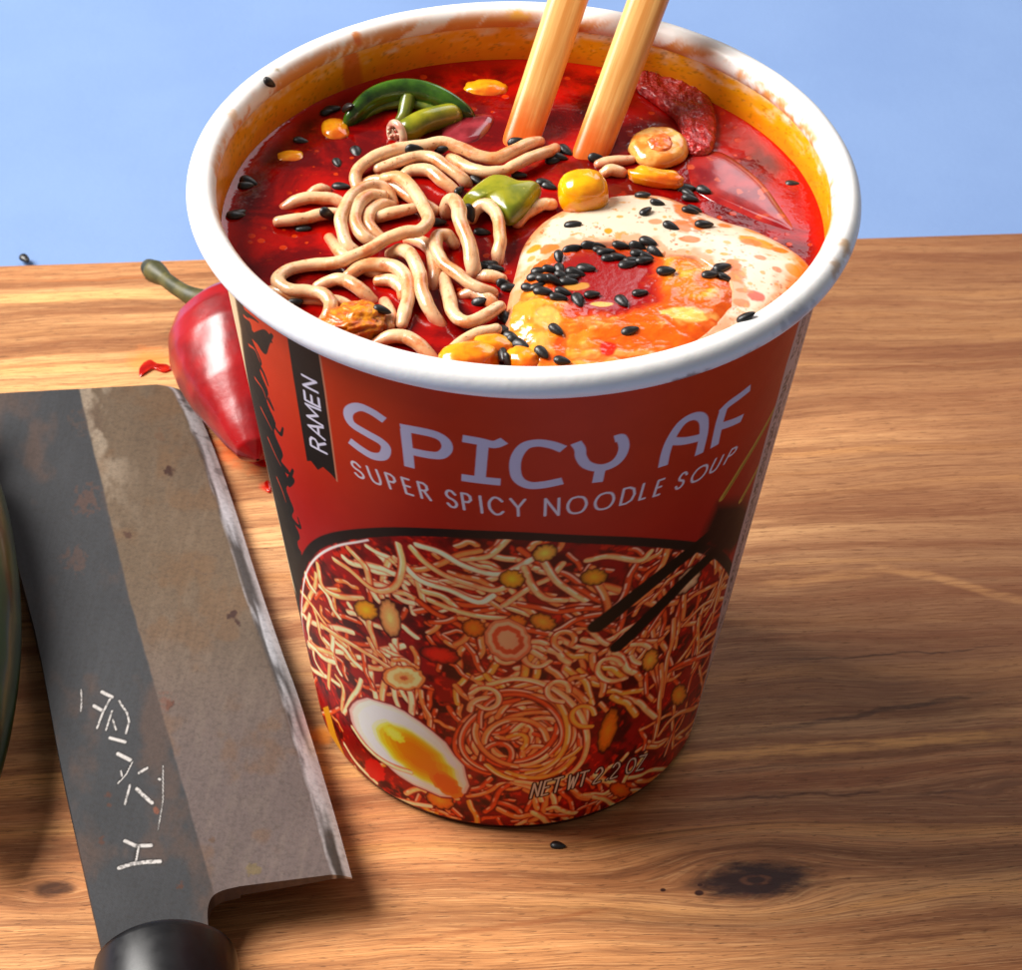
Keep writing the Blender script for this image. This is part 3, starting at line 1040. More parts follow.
# ---- egg half
EGG = [(514, 262), (521, 238), (535, 218), (556, 203), (585, 193), (620, 185), (660, 186), (690, 196), (725, 211), (760, 222), (790, 236), (812, 254), (822, 276), (812, 302),
       (786, 330), (740, 358), (690, 380), (630, 393), (570, 394), (528, 382), (508, 350), (504, 310)]
ep = np.array([at_s(x, y, 2.0)[:2] for x, y in catmull(EGG + EGG[:1], 8)[:-1]])
rr0 = np.hypot(ep[:, 0], ep[:, 1])
lim = rwall(SOUP) - .0016
ep *= np.minimum(1, lim / rr0)[:, None]
ec = at_s(655, 285, 2.5)[:2]
NRE, NAE = 150, len(ep) * 3
ii = np.arange(NAE) / 3.0
i0 = np.floor(ii).astype(int); fr = ii - i0
ring = ep[i0 % len(ep)] * (1 - fr)[:, None] + ep[(i0 + 1) % len(ep)] * fr[:, None]
s = np.linspace(.002, 1, NRE)
XY = ec[None, None] + s[:, None, None] * (ring - ec)[None]
YC = at_s(612, 300, 3.4)[:2]                     # yolk centre


def egg_h(x, y, sv):
    hh = .0036 * (1 - sv ** 5.0) ** .5 - .0008 * sv ** 2
    hh = hh + .00035 * (fbm(x * 160 + 30, y * 160 + 30, 91, 3) - .5)
    return hh


EX, EY = XY[..., 0], XY[..., 1]
SV = np.repeat(s[:, None], NAE, 1)
YOLK = [(536, 262), (552, 248), (580, 240), (612, 238), (645, 242), (672, 252), (700, 255), (722, 268), (738, 282), (738, 305), (722, 325), (700, 342), (660, 362), (620, 376),
        (575, 381), (535, 374), (516, 352), (510, 325), (518, 295)]
yp = np.array([at_s(x, y, 3.2)[:2] for x, y in catmull(YOLK + YOLK[:1], 6)[:-1]])
ry0 = np.hypot(yp[:, 0], yp[:, 1])
yp *= np.minimum(1, (lim - .0016) / ry0)[:, None]
yd = sdf_poly(EX, EY, [tuple(q) for q in yp]) * 1000
EZ = SOUP + egg_h(EX, EY, SV) - .0034 * sstep(-.9, -2.6, yd)
EZ[-1] = SOUP - .002
cE = np.zeros(EX.shape + (3,)) + lin((220, 202, 178))


def soup_spots(C, X, Y, spots, nz):
    for (px, py, rx, ry, col, al) in spots:
        p = at_s(px, py, 3.2)
        q = at_s(px + 10, py, 3.2); e = (q - p)[:2]; e /= np.linalg.norm(e)
        kx = np.linalg.norm((q - p)[:2]) / 10
        q2 = at_s(px, py + 10, 3.2); ky = np.linalg.norm((q2 - p)[:2]) / 10
        dx = (X - p[0]) * e[0] + (Y - p[1]) * e[1]; dy = -(X - p[0]) * e[1] + (Y - p[1]) * e[0]
        d = np.hypot(dx / (rx * kx), dy / (ry * ky)) + (nz - .5) * 1.5
        m = sstep(1.05, .75, d)[..., None] * al
        C[:] = C * (1 - m) + lin(col) * m


nzE = fbm(EX * 420, EY * 420, 95, 4)
OR1, OR2, OR3 = (226, 104, 16), (234, 142, 30), (210, 70, 14)
soup_spots(cE, EX, EY, [
    (748, 236, 10, 5, OR2, 1), (765, 240, 12, 6, OR2, 1), (780, 243, 9, 4, OR1, 1), (752, 240, 12, 4, OR1, .8), (758, 222, 12, 4, OR2, .9), (725, 220, 9, 4, OR1, .9), (700, 224, 14, 12, OR1, .95),
    (690, 240, 14, 4, OR1, .9), (682, 225, 14, 9, OR1, .95), (685, 205, 12, 16, OR1, .9), (695, 192, 8, 14, OR1, .7), (760, 256, 7, 2.5, OR1, .9), (778, 266, 6, 3, OR1, .95), (795, 262, 8, 5, OR2, .9),
    (804, 252, 5, 4, OR1, .9), (757, 293, 9, 5, OR3, 1), (745, 290, 10, 2, OR1, .8), (766, 309, 4, 7, OR2, 1), (742, 302, 8, 4, OR1, .9), (732, 266, 12, 9, OR1, .9), (738, 275, 9, 8, OR1, .9),
    (724, 255, 5, 2, OR2, .9), (709, 253, 4, 2.5, OR2, .9), (727, 242, 4, 2, OR2, .8), (763, 271, 3, 2, OR2, .8), (777, 279, 4, 2, OR2, .8), (790, 279, 4, 1.5, OR3, .8), (750, 283, 3, 1.5, OR2, .8),
    (781, 300, 4, 2, OR3, .9), (784, 287, 5, 1.5, OR2, .7), (535, 240, 7, 4, OR2, 1), (549, 245, 9, 5, OR1, .9), (532, 250, 4, 3, OR2, .8), (608, 232, 5, 4, OR2, 1), (545, 262, 9, 7, (214, 160, 70), .6),
    (620, 216, 3, 1.5, OR2, .8), (643, 190, 7, 3, OR2, .8), (655, 222, 7, 3, OR1, .7), (676, 246, 3, 1.5, OR3, .9), (665, 216, 2, 1.5, OR2, .8), (590, 237, 3, 1, (150, 120, 60), .7), (574, 233, 3, 1, (150, 120, 60), .6)], nzE)
# oil smeared white near the front and far edge
k = (sstep(.80, 1.0, SV + (nzE - .5) * .5) * .75)[..., None]
cE = cE * (1 - k) + lin((226, 120, 34)) * k
k = (sstep(1.1, .0, yd + (nzE - .5) * 5.0) * .6)[..., None]
cE = cE * (1 - k) + lin((228, 112, 26)) * k
fl = (sstep(.70, .76, fbm(EX * 900, EY * 900, 97, 3)) * .7)[..., None]
cE = cE * (1 - fl) + lin((216, 140, 50)) * fl
fl = (sstep(.69, .74, fbm(EX * 2100, EY * 2100, 98, 2)) * sstep(.42, .6, nzE) * .7)[..., None]
cE = cE * (1 - fl) + lin((150, 84, 24)) * fl
egg = empty("boiled_egg", (float(ec[0]), float(ec[1]), SOUP))
tag(egg, "soft boiled egg half in the soup with runny orange yolk, speckled with chilli oil", "egg")
V = np.stack([EX, EY, EZ], -1).reshape(-1, 3)
F = grid_faces(NRE, NAE, True)
m_white = mat_painted("egg_white_flesh", rough=.24, coat=.3, sss=.10, bump=.10, bscale=.8, mottle=.05, sssr=(1, .8, .6))
mesh_obj("egg_white", V, F, m_white, egg, cE.reshape(-1, 3))
reg(V, F)
# yolk
yc = at_s(625, 305, 3.4)[:2]
NRY, NAY = 150, len(yp) * 4
ii = np.arange(NAY) / 4.0
i0 = np.floor(ii).astype(int); fr = ii - i0
ring = yp[i0 % len(yp)] * (1 - fr)[:, None] + yp[(i0 + 1) % len(yp)] * fr[:, None]
ring += ((fbm(ring[:, 0] * 500, ring[:, 1] * 500, 99, 3) - .5) * .0012)[:, None] * (ring - yc) / np.linalg.norm(ring - yc, axis=1)[:, None]
s = np.linspace(.002, 1, NRY)
XY = yc + s[:, None, None] * (ring - yc)[None]
YX, YY = XY[..., 0], XY[..., 1]
SV = np.repeat(s[:, None], NAY, 1)
POOL = [(548, 262), (560, 250), (585, 244), (612, 245), (630, 252), (640, 268), (642, 285), (636, 302), (618, 314), (595, 318), (568, 312), (548, 300), (538, 282)]
pq = [tuple(at_s(612 + (x - 600) * 1.0, y, 2.8)[:2]) for x, y in catmull(POOL + POOL[:1], 5)[:-1]]
crumb = fbm(YX * 330, YY * 330, 101, 4)
pd = sdf_poly(YX, YY, pq) * 1000 + (fbm(YX * 260 + 40, YY * 260 + 40, 107, 4) - .5) * 4.5
crumb2 = np.abs(fbm(YX * 260 + 7, YY * 420 + 3, 103, 4) - .5) * 2
r_e = np.hypot((YX - ec[0]), (YY - ec[1]))
hb = SOUP + .0036 - .0007 + .0008 * (1 - SV ** 4) + .0003
out = sstep(-1.2, 2.6, pd)
YZ = hb + out * (.0006 * (crumb - .42) + .0003 * crumb2) - (1 - out) * .0006
fy = YY - at_s(620, 345, 3)[1]
YZ -= .0020 * sstep(.010, -.006, fy) * 1.0
YZ -= .0007 * sstep(.80, 1.0, SV)
PXL = (YX - at_s(600, 310, 3)[0]) * 1000                      # mm right of the middle
base = np.zeros(YX.shape + (3,)) + lin((222, 96, 6))
k = sstep(.50, .76, fbm(YX * 120 + 3, YY * 120, 105, 4) + .12 * sstep(-2, -10, PXL) + .10 * sstep(6, 14, PXL) * sstep(.002, -.006, YY - at_s(690, 320, 3)[1]))[..., None]
base = base * (1 - k) + lin((236, 168, 50)) * k
k = (sstep(.58, .75, crumb) * .35)[..., None]
base = base * (1 - k) + lin((246, 212, 118)) * k
k = (sstep(.26, .05, crumb2) * .55)[..., None]
base = base * (1 - k) + lin((214, 78, 6)) * k
k = (sstep(2.6, .2, pd + (crumb - .5) * 3.5) * .9)[..., None]
base = base * (1 - k) + lin((226, 66, 8)) * k
k = sstep(1.6, -.8, pd + (crumb - .5) * 1.2)[..., None]
base = base * (1 - k) + lin((150, 4, 6)) * k
k = (sstep(.7, 1.0, SV + (crumb - .5) * .4) * .35)[..., None]
base = base * (1 - k) + lin((226, 96, 16)) * k
soup_spots(base, YX, YY, [(608, 347, 14, 8, (206, 34, 8), 1), (560, 345, 8, 10, (226, 74, 10), .8), (552, 355, 12, 8, (226, 84, 12), .7), (690, 292, 22, 9, (232, 108, 14), .8), (712, 283, 16, 10, (222, 88, 12), .8),
                          (576, 288, 14, 4, (206, 150, 60), .8), (600, 305, 12, 2.5, (232, 176, 80), .9), (548, 318, 14, 12, (248, 216, 120), .4), (690, 318, 26, 8, (250, 210, 110), .7)], crumb)
V = np.stack([YX, YY, YZ], -1).reshape(-1, 3)
F = grid_faces(NRY, NAY, True)
m_yolk = mat_painted("runny_yolk", rough=.17, coat=.5, sss=.2, bump=.16, bscale=1.1, mottle=.04, sssr=(1, .5, .1), spec=.55)
mesh_obj("yolk", V, F, m_yolk, egg, base.reshape(-1, 3))
reg(V, F)

# ---- noodles
n = NT("wheat_noodle")
v = n.obj()
a = n.noise(v, .16, 4, .6)
b = n.noise(v, .9, 3, .6)
d = n.noise(v, 1.6, 2, .5)
c = n.mix(n.smooth(a, .40, .68), lin((228, 188, 146)), lin((214, 148, 92)))
c = n.mix(n.mul(n.smooth(b, .58, .72), .45), c, lin((206, 110, 44)))
c = n.mix(n.mul(n.smooth(d, .67, .72), .7), c, lin((134, 74, 28)))
geo = n.new('ShaderNodeNewGeometry')
gz = n.xyz(geo.outputs['Position'])[2]
low = n.smooth(n.add(n.mul(n.sub(gz, SOUP), 1000.), n.mul(n.sub(a, .5), 2.)), 1.5, -.4)
c = n.mix(n.mul(low, .85), c, lin((196, 60, 20)))
st = n.noise(v, .30, 5, .65)
c = n.mix(n.mul(n.smooth(st, .53, .66), .6), c, lin((196, 98, 40)))
n.set(Base_Color=c, Roughness=.32, Coat_Weight=.55, Coat_Roughness=.04, Subsurface_Weight=.45, Subsurface_Radius=(1, .5, .25), Subsurface_Scale=.0012)
n.bump(n.add(b, n.mul(d, .5)), .22, .0004)
M_NOODLE = n.m
NOODLES = [
    ("long wheat noodle hooked into a loop near the left rim and rising over the pile", [(384, 178, 1.6), (400, 178, 2.6), (414, 191, 3.2), (424, 206, 3.4), (428, 219, 3.6), (420, 230, 3.8), (405, 233, 3.8), (385, 240, 3.2), (362, 253, 2.2), (342, 261, 1.6), (316, 265, .9), (296, 268, .8), (281, 274, 1.1), (279, 283, 1.3), (291, 290, 1.5), (310, 291, 1.6), (323, 294, 1.7), (330, 303, 1.5), (328, 316, .9), (320, 325, -.4)]),
    ("wheat noodle forming the outermost arch of the triple loop left of centre", [(394, 204, .2), (388, 192, 1.2), (376, 185, 2.0), (360, 190, 2.4), (348, 202, 2.4), (342, 217, 2.2), (342, 231, 1.9), (348, 245, 1.3), (358, 254, .4)]),
    ("wheat noodle forming the middle arch of the triple loop left of centre", [(384, 196, 1.6), (370, 195, 2.0), (360, 202, 2.1), (355, 213, 2.0), (356, 225, 1.8), (364, 237, 1.4), (375, 243, .8)]),
    ("oil darkened wheat noodle forming the innermost arch of the triple loop", [(393, 206, .2), (383, 204, 1.0), (373, 209, 1.2), (369, 219, 1.2), (372, 230, .9), (382, 239, .3)]),
    ("short straight wheat noodle lying across the inside of the triple loop", [(377, 217, .6), (395, 213, 1.0), (413, 208, 1.0)]),
    ("wheat noodle curving up and over the back of the pile toward the chopsticks", [(358, 190, .1), (356, 176, 1.0), (363, 164, 1.4), (378, 155, 1.6), (396, 150, 1.7), (414, 147, 1.8), (431, 144, 1.9), (447, 143, 2.0), (462, 149, 1.8), (479, 156, 1.6), (496, 158, 1.6), (512, 152, 1.5), (528, 144, 1.2), (540, 141, .4)]),
    ("wheat noodle sweeping from the back of the pile down to the green onion", [(377, 169, .6), (398, 162, 1.2), (418, 156, 1.5), (434, 158, 1.6), (449, 168, 1.4), (462, 179, .8), (469, 186, -.3)]),
    ("wheat noodle bent over in the middle of the pile under the sweeping one", [(402, 178, .2), (414, 170, .8), (431, 172, 1.0), (444, 182, .8), (456, 192, .0)]),
    ("wheat noodle lying left to right in front of the left chopstick", [(450, 157, .4), (467, 167, 1.0), (485, 172, 1.3), (502, 171, 1.4), (514, 166, 1.6), (530, 158, 1.8), (547, 152, 1.2), (556, 148, .3)]),
    ("short wheat noodle floating at the far left, topmost of two", [(284, 208, -.3), (298, 201, .6), (315, 198, .9), (332, 199, .8), (348, 206, .2)]),
    ("short wheat noodle floating at the far left with a seed lying on it", [(277, 222, .6), (293, 220, .9), (309, 217, 1.0), (326, 214, 1.0), (345, 214, .4)]),
    ("tiny wheat noodle end poking up behind the two floating noodles", [(310, 194, .1), (318, 189, .5), (328, 190, .1)]),
    ("thick wheat noodle hanging down as the tall arch in the centre of the pile", [(446, 214, .4), (449, 204, 2.2), (454, 201, 3.2), (458, 208, 3.6), (461, 222, 3.4), (468, 240, 2.8), (472, 256, 2.0), (473, 269, 1.0), (473, 280, -.6)]),
    ("wheat noodle crossing under the tall arch in a wide hook to the right", [(455, 245, .4), (448, 236, 1.4), (439, 236, 1.8), (435, 246, 1.9), (441, 259, 1.8), (452, 270, 1.7), (466, 281, 1.5), (480, 289, 1.1), (494, 294, .2)]),
    ("wheat noodle arching beside the green onion piece", [(471, 220, .2), (476, 210, 1.4), (485, 205, 2.2), (494, 211, 2.6), (499, 222, 2.4), (500, 236, 2.0), (499, 250, 1.2), (497, 264, -.2)]),
    ("wheat noodle falling straight down through the centre of the pile to the broth", [(390, 254, .8), (402, 250, 2.0), (413, 258, 2.6), (419, 274, 2.5), (423, 293, 1.9), (431, 312, .9), (443, 328, -.6)]),
    ("wheat noodle running right and bending down to a cut end", [(348, 277, .6), (362, 267, 1.3), (382, 264, 1.7), (398, 269, 1.8), (407, 281, 1.7), (408, 296, 1.4), (404, 312, 1.0), (402, 325, .6)]),
    ("small wheat noodle tucked inside the bend of the cut one", [(378, 281, .4), (393, 281, .8), (403, 289, .8), (404, 298, .2)]),
    ("wheat noodle arching just above the spongy orange chunk", [(318, 287, .3), (332, 280, 1.0), (346, 281, 1.2), (360, 289, 1.0), (373, 301, -.2)]),
    ("wheat noodle arching against the front rim beside the spongy orange chunk", [(372, 346, -.3), (388, 337, .8), (405, 337, 1.1), (420, 346, .8), (434, 362, -.4)]),
    ("wheat noodle curving like a hook in front of the egg's left edge", [(443, 276, .4), (449, 298, .8), (454, 314, 1.1), (466, 322, 1.3), (482, 317, 1.5), (500, 306, 1.3)]),
    ("short wheat noodle lying slanted above the yellow corn at the front rim", [(447, 354, .8), (463, 342, 1.3), (479, 333, 1.5), (497, 329, 1.3)]),
    ("curled pinkish noodle end beside the round corn kernel", [(516, 224, .2), (528, 212, .9), (542, 205, 1.2), (553, 204, .8)]),
    ("short wheat noodle showing between the hook and the egg", [(478, 277, .1), (490, 276, .6), (502, 280, .3)]),
    ("wheat noodle end touching the front left rim beside a seed", [(270, 291, .2), (282, 293, .7), (296, 299, .4)]),
    ("blunt pink noodle nub between the corn kernel and the right chopstick", [(603, 173, .3), (612, 170, .8), (622, 173, .4)]),
    ("sunken wheat noodle showing between the looped hook and the spongy orange chunk", [(300, 302, -.2), (322, 300, .3), (342, 304, .4), (360, 314, -.3)]),
    ("wheat noodle half sunk between the straight falling one and the wide hook", [(408, 240, .3), (424, 243, 1.0), (433, 256, 1.0), (435, 272, .6), (433, 290, -.4)]),
    ("short wheat noodle sunk behind the cut noodle's end", [(384, 302, -.1), (390, 314, .5), (389, 328, .2)]),
    ("wheat noodle passing under the triple loop toward the front left", [(330, 238, -.2), (340, 252, .5), (356, 264, .7), (374, 272, .4), (388, 275, -.2)]),
    ("short wheat noodle sunk inside the hook shaped noodle", [(462, 297, -.3), (474, 293, .3), (488, 300, .2), (496, 310, -.4)]),
    ("wheat noodle lying under the crossing of the back noodles", [(364, 184, .0), (380, 180, .7), (398, 188, 1.0), (416, 200, .8), (436, 212, .4)]),
    ("thin curved noodle lying from the right chopstick toward the onion ring", [(598, 165, .0), (614, 161, .5), (632, 160, .3)]),
]
for lab, pts in NOODLES:
    q = catmull([tuple(at_s(x, y, h)) for x, y, h in pts], 7)
    r0 = .00101 if 'thin' not in lab and 'tiny' not in lab else .0009
    if 'thick' in lab: r0 = .00118
    tt = np.linspace(0, 1, len(q))
    ph = random.uniform(0, 50)
    r = r0 * (1 + .12 * (vnoise(tt * len(pts) * .8 + ph, tt * 0, 7) - .5))
    r = r * (1 - .12 * np.clip(1 - np.minimum(tt, 1 - tt) * len(pts) * 1.2, 0, 1))
    jit = np.stack([vnoise(tt * len(pts) * 1.1 + ph + 9 * k_, tt * 0, 8 + k_) - .5 for k_ in range(3)], -1)
    q = q + jit * np.array([.00022, .00022, .00015])
    V, F = tube(q, r, 18, .90)
    V = V + (.00009 * (fbm(V[:, 0] * 700, (V[:, 1] + V[:, 2]) * 700, 111, 3) - .5))[:, None]
    o = mesh_obj("noodle", *capped(V, F, 18), M_NOODLE, origin=tuple(q[len(q) // 2]))
    tag(o, lab, "noodle", "noodles in the broth")
    reg(V, F)

# ---- corn
M_CORN = mat_simple("sweetcorn_skin", lin((246, 178, 8)), lin((236, 140, 6)), .22, .16, .06, coat=.5, sss=.25)
M_CORN2 = mat_simple("sweetcorn_in_broth", lin((236, 160, 20)), lin((214, 92, 12)), .25, .2, .05, coat=.4, sss=.2)


def lump(name, c, ax, ay, az, rot, mat, seed, amp=.12, freq=2.2, n=28, parent=None, power=1.0, tilt=0.0):
    th = np.linspace(0, math.pi, n)
    ph = np.linspace(0, 2 * math.pi, 2 * n, endpoint=False)
    T, P_ = np.meshgrid(th, ph, indexing='ij')
    sx = np.sin(T) * np.cos(P_); sy = np.sin(T) * np.sin(P_); sz = np.cos(T)
    nzv = fbm(sx * freq + 10 + seed, sy * freq + sz * 1.7 * freq + 10, seed, 3)
    k = 1 + amp * 2 * (nzv - .5)
    e = lambda q: np.sign(q) * np.abs(q) ** power
    x, y, z = e(sx) * ax * k, e(sy) * ay * k, e(sz) * az * k
    ct, st = math.cos(tilt), math.sin(tilt)
    y, z = y * ct - z * st, y * st + z * ct
    cr, sr = math.cos(rot), math.sin(rot)
    V = np.stack([c[0] + x * cr - y * sr, c[1] + x * sr + y * cr, c[2] + z], -1).reshape(-1, 3)
    F = grid_faces(n, 2 * n, True, flip=True)
    o = mesh_obj(name, V, F, mat, parent, origin=None if parent else tuple(c))
    reg(V, F)
    return o


tag(lump("corn_kernel", at_s(583, 193, 3.3), .0037, .0034, .0034, .2, M_CORN, 3, .07, 1.4, power=.86), "round bright yellow corn kernel on the back edge of the egg", "corn kernel", "sweetcorn in the soup")
for (x, y, h, ax, ay, az, rot, lab) in (
        (335, 132, -.5, .0022, .0030, .0013, .2, "yellow corn piece in the broth left of the green chilli slice"),
        (290, 160, -.75, .0024, .0018, .0011, .1, "small corn piece sunk in the broth by the far left wall"),
        (487, 90, -.4, .0036, .0022, .0012, .0, "flat yellow corn piece floating at the back beside the left chopstick"),
        (656, 178, .8, .0042, .0016, .0014, -.25, "crescent shaped orange corn piece behind the egg"),
        (470, 358, .9, .0042, .0026, .0018, .25, "large yellow corn piece pressed against the front rim"),
        (523, 360, 1.2, .0026, .0020, .0015, -.6, "small yellow green corn piece between the front rim and the yolk"),
        (493, 347, 1.0, .0030, .0020, .0015, .1, "orange corn piece behind the large one at the front rim")):
    tag(lump("corn_kernel", at_s(x, y, h), ax, ay, az, rot, M_CORN2, int(x), .14, 1.8, 20, power=.85), lab, "corn kernel", "sweetcorn in the soup")

# ---- spongy chunk at the front left
M_CHUNK = mat_simple("spongy_chunk_surface", lin((226, 140, 18)), lin((186, 78, 10)), .7, .3, .55, 5, coat=.2, sss=.15, bdist=.0008)
tag(lump("vegetable_chunk", at_s(356, 324, .6), .0041, .0036, .0024, .4, M_CHUNK, 12, .24, 3.2, 36, power=.8), "spongy orange vegetable chunk beside the front left rim", "vegetable chunk")

# ---- green chilli slice
M_GREEN = mat_simple("green_chilli_skin", lin((60, 98, 20)), lin((26, 54, 12)), .25, .2, .05, coat=.4, sss=.1)
M_OLIVE = mat_simple("green_onion_skin", lin((146, 142, 26)), lin((104, 112, 20)), .3, .25, .06, coat=.3, sss=.1, dots=(lin((176, 168, 70)), .7, .68))
M_PITH = mat_simple("chilli_pith", lin((112, 116, 34)), lin((70, 88, 20)), .6, .3, .1, coat=.3, sss=.1)
gs = empty("green_chilli_slice", tuple(at_s(410, 110, 0)))
tag(gs, "green chilli slice floating as an arch at the back left of the soup", "chilli slice")
q = catmull([tuple(at_s(x, y, h)) for x, y, h in ((347, 126, -.4), (356, 115, .6), (370, 103, 1.2), (388, 96, 1.6), (408, 94, 1.7), (428, 97, 1.6), (446, 104, 1.3), (460, 112, .6), (471, 119, -.3))], 8)
tt = np.linspace(0, 1, len(q))
V, F = tube(q, .0014 * (.5 + .65 * np.sin(math.pi * tt) ** .6), 14, 1.7)
mesh_obj("rind", *capped(V, F, 14), M_GREEN, gs)
reg(V, F)
q2 = catmull([tuple(at_s(x, y, h)) for x, y, h in ((356, 123, -.2), (366, 112, .7), (378, 105, 1.1), (392, 101, 1.4), (408, 100, 1.5), (424, 103, 1.4), (440, 109, 1.1), (454, 117, .5), (464, 123, -.3))], 8)
tt = np.linspace(0, 1, len(q2))
V, F = tube(q2 - np.array([0, 0, .0006]), .0007 * (.5 + .65 * np.sin(math.pi * tt) ** .6), 10)
mesh_obj("flesh", *capped(V, F, 10), M_PITH, gs)
q = catmull([tuple(at_s(x, y, h)) for x, y, h in ((408, 99, 1.6), (406, 107, 1.1), (404, 115, .5), (400, 121, -.2))], 5)
V, F = tube(q, np.linspace(.0013, .0009, len(q)), 10)
mesh_obj("pith", *capped(V, F, 10), M_PITH, gs)

# ---- spring onion stub
M_PALE = mat_simple("onion_flesh", lin((214, 190, 160)), lin((196, 130, 110)), .6, .25, .1, coat=.4, sss=.2)
so = empty("spring_onion", tuple(at_s(425, 125, 0)))
tag(so, "stubby spring onion piece with a pale hollow end under the green chilli slice", "spring onion")
p0, p1 = at_s(407, 131, 1.0), at_s(452, 115, .6)
V, F = tube(catmull([tuple(p0), tuple((p0 * .6 + p1 * .4) + np.array([0, 0, .0006])), tuple(p1)], 8), .0019, 18)
mesh_obj("stalk", *capped(V, F, 18), M_OLIVE, so)
ax = (p0 - p1) / np.linalg.norm(p0 - p1)
c0 = p0 + ax * .0019
e1 = np.cross(ax, [0, 0, 1]); e1 /= np.linalg.norm(e1); e2 = np.cross(e1, ax)
path = [tuple(c0 + .00165 * (math.cos(t) * e1 + 1.1 * math.sin(t) * e2)) for t in np.linspace(0, 2 * math.pi, 26)]
V, F = tube(path, .00062, 10)
mesh_obj("cut_ring", *capped(V, F, 10), M_PALE, so)
# frayed bits on the cut end
rb = random.Random(3)
Vp = []
for k in range(16):
    t, rr = rb.uniform(0, 6.28), rb.uniform(0, .0016)
    cc = c0 + rr * (math.cos(t) * e1 + math.sin(t) * e2) + ax * rb.uniform(0, .0006)
    Vp.append(tube([tuple(cc), tuple(cc + .0006 * np.array([rb.uniform(-1, 1), rb.uniform(-1, 1), rb.uniform(-.4, 1)]))], rb.uniform(.00018, .00036), 6))
mesh_obj("frayed_core", *merge(*[capped(v_, f_, 6) for v_, f_ in Vp]), M_PALE, so)


def slab(name, pts, h, th, mat, dome=.4, parent=None, n_r=24, bump=0.0, seed=5, tilt=(0, 0), bfreq=600):
    """a thin rounded piece lying on the broth: outline in photo points on the plane at height h (mm)"""
    q = np.array([at_s(x, y, h)[:2] for x, y in catmull(list(pts) + [pts[0]], 6)[:-1]])
    c = q.mean(0)
    s = np.concatenate([np.linspace(.01, .9, n_r - 8), 1 - .1 * (1 - np.sin(np.linspace(0, math.pi / 2, 9)[1:]))])
    top = c + s[:, None, None] * (q - c)[None]
    sv = np.repeat(s[:, None], len(q), 1)
    prof = np.sqrt(np.maximum(1 - np.clip((sv - .72) / .28, 0, 1) ** 2, 0))
    z = SOUP + h * .001 + th * .001 * (prof - .5 + dome * (1 - sv ** 2))
    z = z + (top[..., 0] - c[0]) * tilt[0] + (top[..., 1] - c[1]) * tilt[1]
    if bump:
        z = z + bump * .001 * (fbm(top[..., 0] * bfreq, top[..., 1] * bfreq, seed, 3) - .5) * prof
    zb = SOUP + h * .001 - .5 * th * .001 + (top[..., 0] - c[0]) * tilt[0] + (top[..., 1] - c[1]) * tilt[1] - .0003
    V = np.concatenate([np.concatenate([top, z[..., None]], -1), np.concatenate([top, zb[..., None]], -1)[::-1]]).reshape(-1, 3)
    F = grid_faces(2 * len(s), len(q), True)
    o = mesh_obj(name, V, F, mat, parent, origin=None if parent else (c[0], c[1], SOUP))
    reg(V, F)
    return o


o = slab("green_onion", [(462, 196), (474, 187), (490, 179), (506, 180), (522, 186), (541, 188), (536, 199), (524, 210), (511, 217), (500, 212), (486, 203), (474, 202)], 2.4, 1.6, M_OLIVE, .5, tilt=(.05, .10))
tag(o, "olive green onion leaf piece lying on the noodles in the middle of the cup", "green onion")
M_SHEET = mat_simple("translucent_onion", lin((152, 44, 52)), lin((112, 22, 30)), .35, .12, .05, coat=.5)
M_SHEET2 = mat_simple("red_soaked_onion", lin((160, 34, 30)), lin((120, 10, 18)), .22, .10, .05, coat=.5, dots=(lin((176, 66, 40)), .35, .62))
o = slab("onion_petal", [(440, 128), (456, 118), (478, 114), (494, 116), (490, 128), (478, 140), (462, 144), (444, 140)], .1, .6, M_SHEET, .4)
tag(o, "thin purple onion petal floating behind the noodles beside the spring onion", "onion")
o = slab("onion_petal", [(684, 158), (696, 150), (722, 152), (744, 166), (764, 184), (780, 206), (796, 232), (770, 226), (736, 212), (706, 198), (690, 184)], .02, .36, M_SHEET2, .5)
tag(o, "large red soaked onion petal floating between the egg and the right wall", "onion")
M_CHILI = mat_simple("red_chilli_flesh", lin((160, 8, 10)), lin((200, 48, 42)), .9, .2, .9, 4, coat=.5, bdist=.0012, lo=.45, hi=.7)
o = slab("red_chilli_slice", [(636, 60), (656, 56), (677, 63), (696, 76), (710, 96), (717, 120), (713, 146), (700, 152), (684, 147), (681, 130), (674, 116), (660, 104), (646, 94), (636, 84)], 1.0, 1.1, M_CHILI, .2, bump=.9, seed=9, bfreq=1000)
tag(o, "curved red chilli slice with a bubbly inside floating behind the right chopstick", "chilli slice")
# cut ring of a pale vegetable
M_RING = mat_simple("pale_slice_flesh", lin((232, 176, 92)), lin((214, 122, 40)), .5, .2, .1, coat=.5, sss=.2)
M_CORE = mat_simple("slice_core", lin((206, 78, 22)), lin((226, 120, 50)), .8, .25, .3, coat=.4)
vs = empty("vegetable_slice", tuple(at_s(658, 146, 0)))
tag(vs, "pale round vegetable slice with an orange core floating right of the chopsticks", "vegetable slice")
slab("flesh", [(628, 146), (632, 136), (645, 129), (660, 127), (677, 131), (688, 141), (687, 153), (674, 161), (656, 164), (639, 159)], 1.2, 1.3, M_RING, .2, vs, bump=.4)
slab("core", [(645, 142), (652, 136), (664, 134), (672, 140), (671, 149), (661, 152), (650, 149)], 2.0, .5, M_CORE, .5, vs, bump=.5, bfreq=1500)

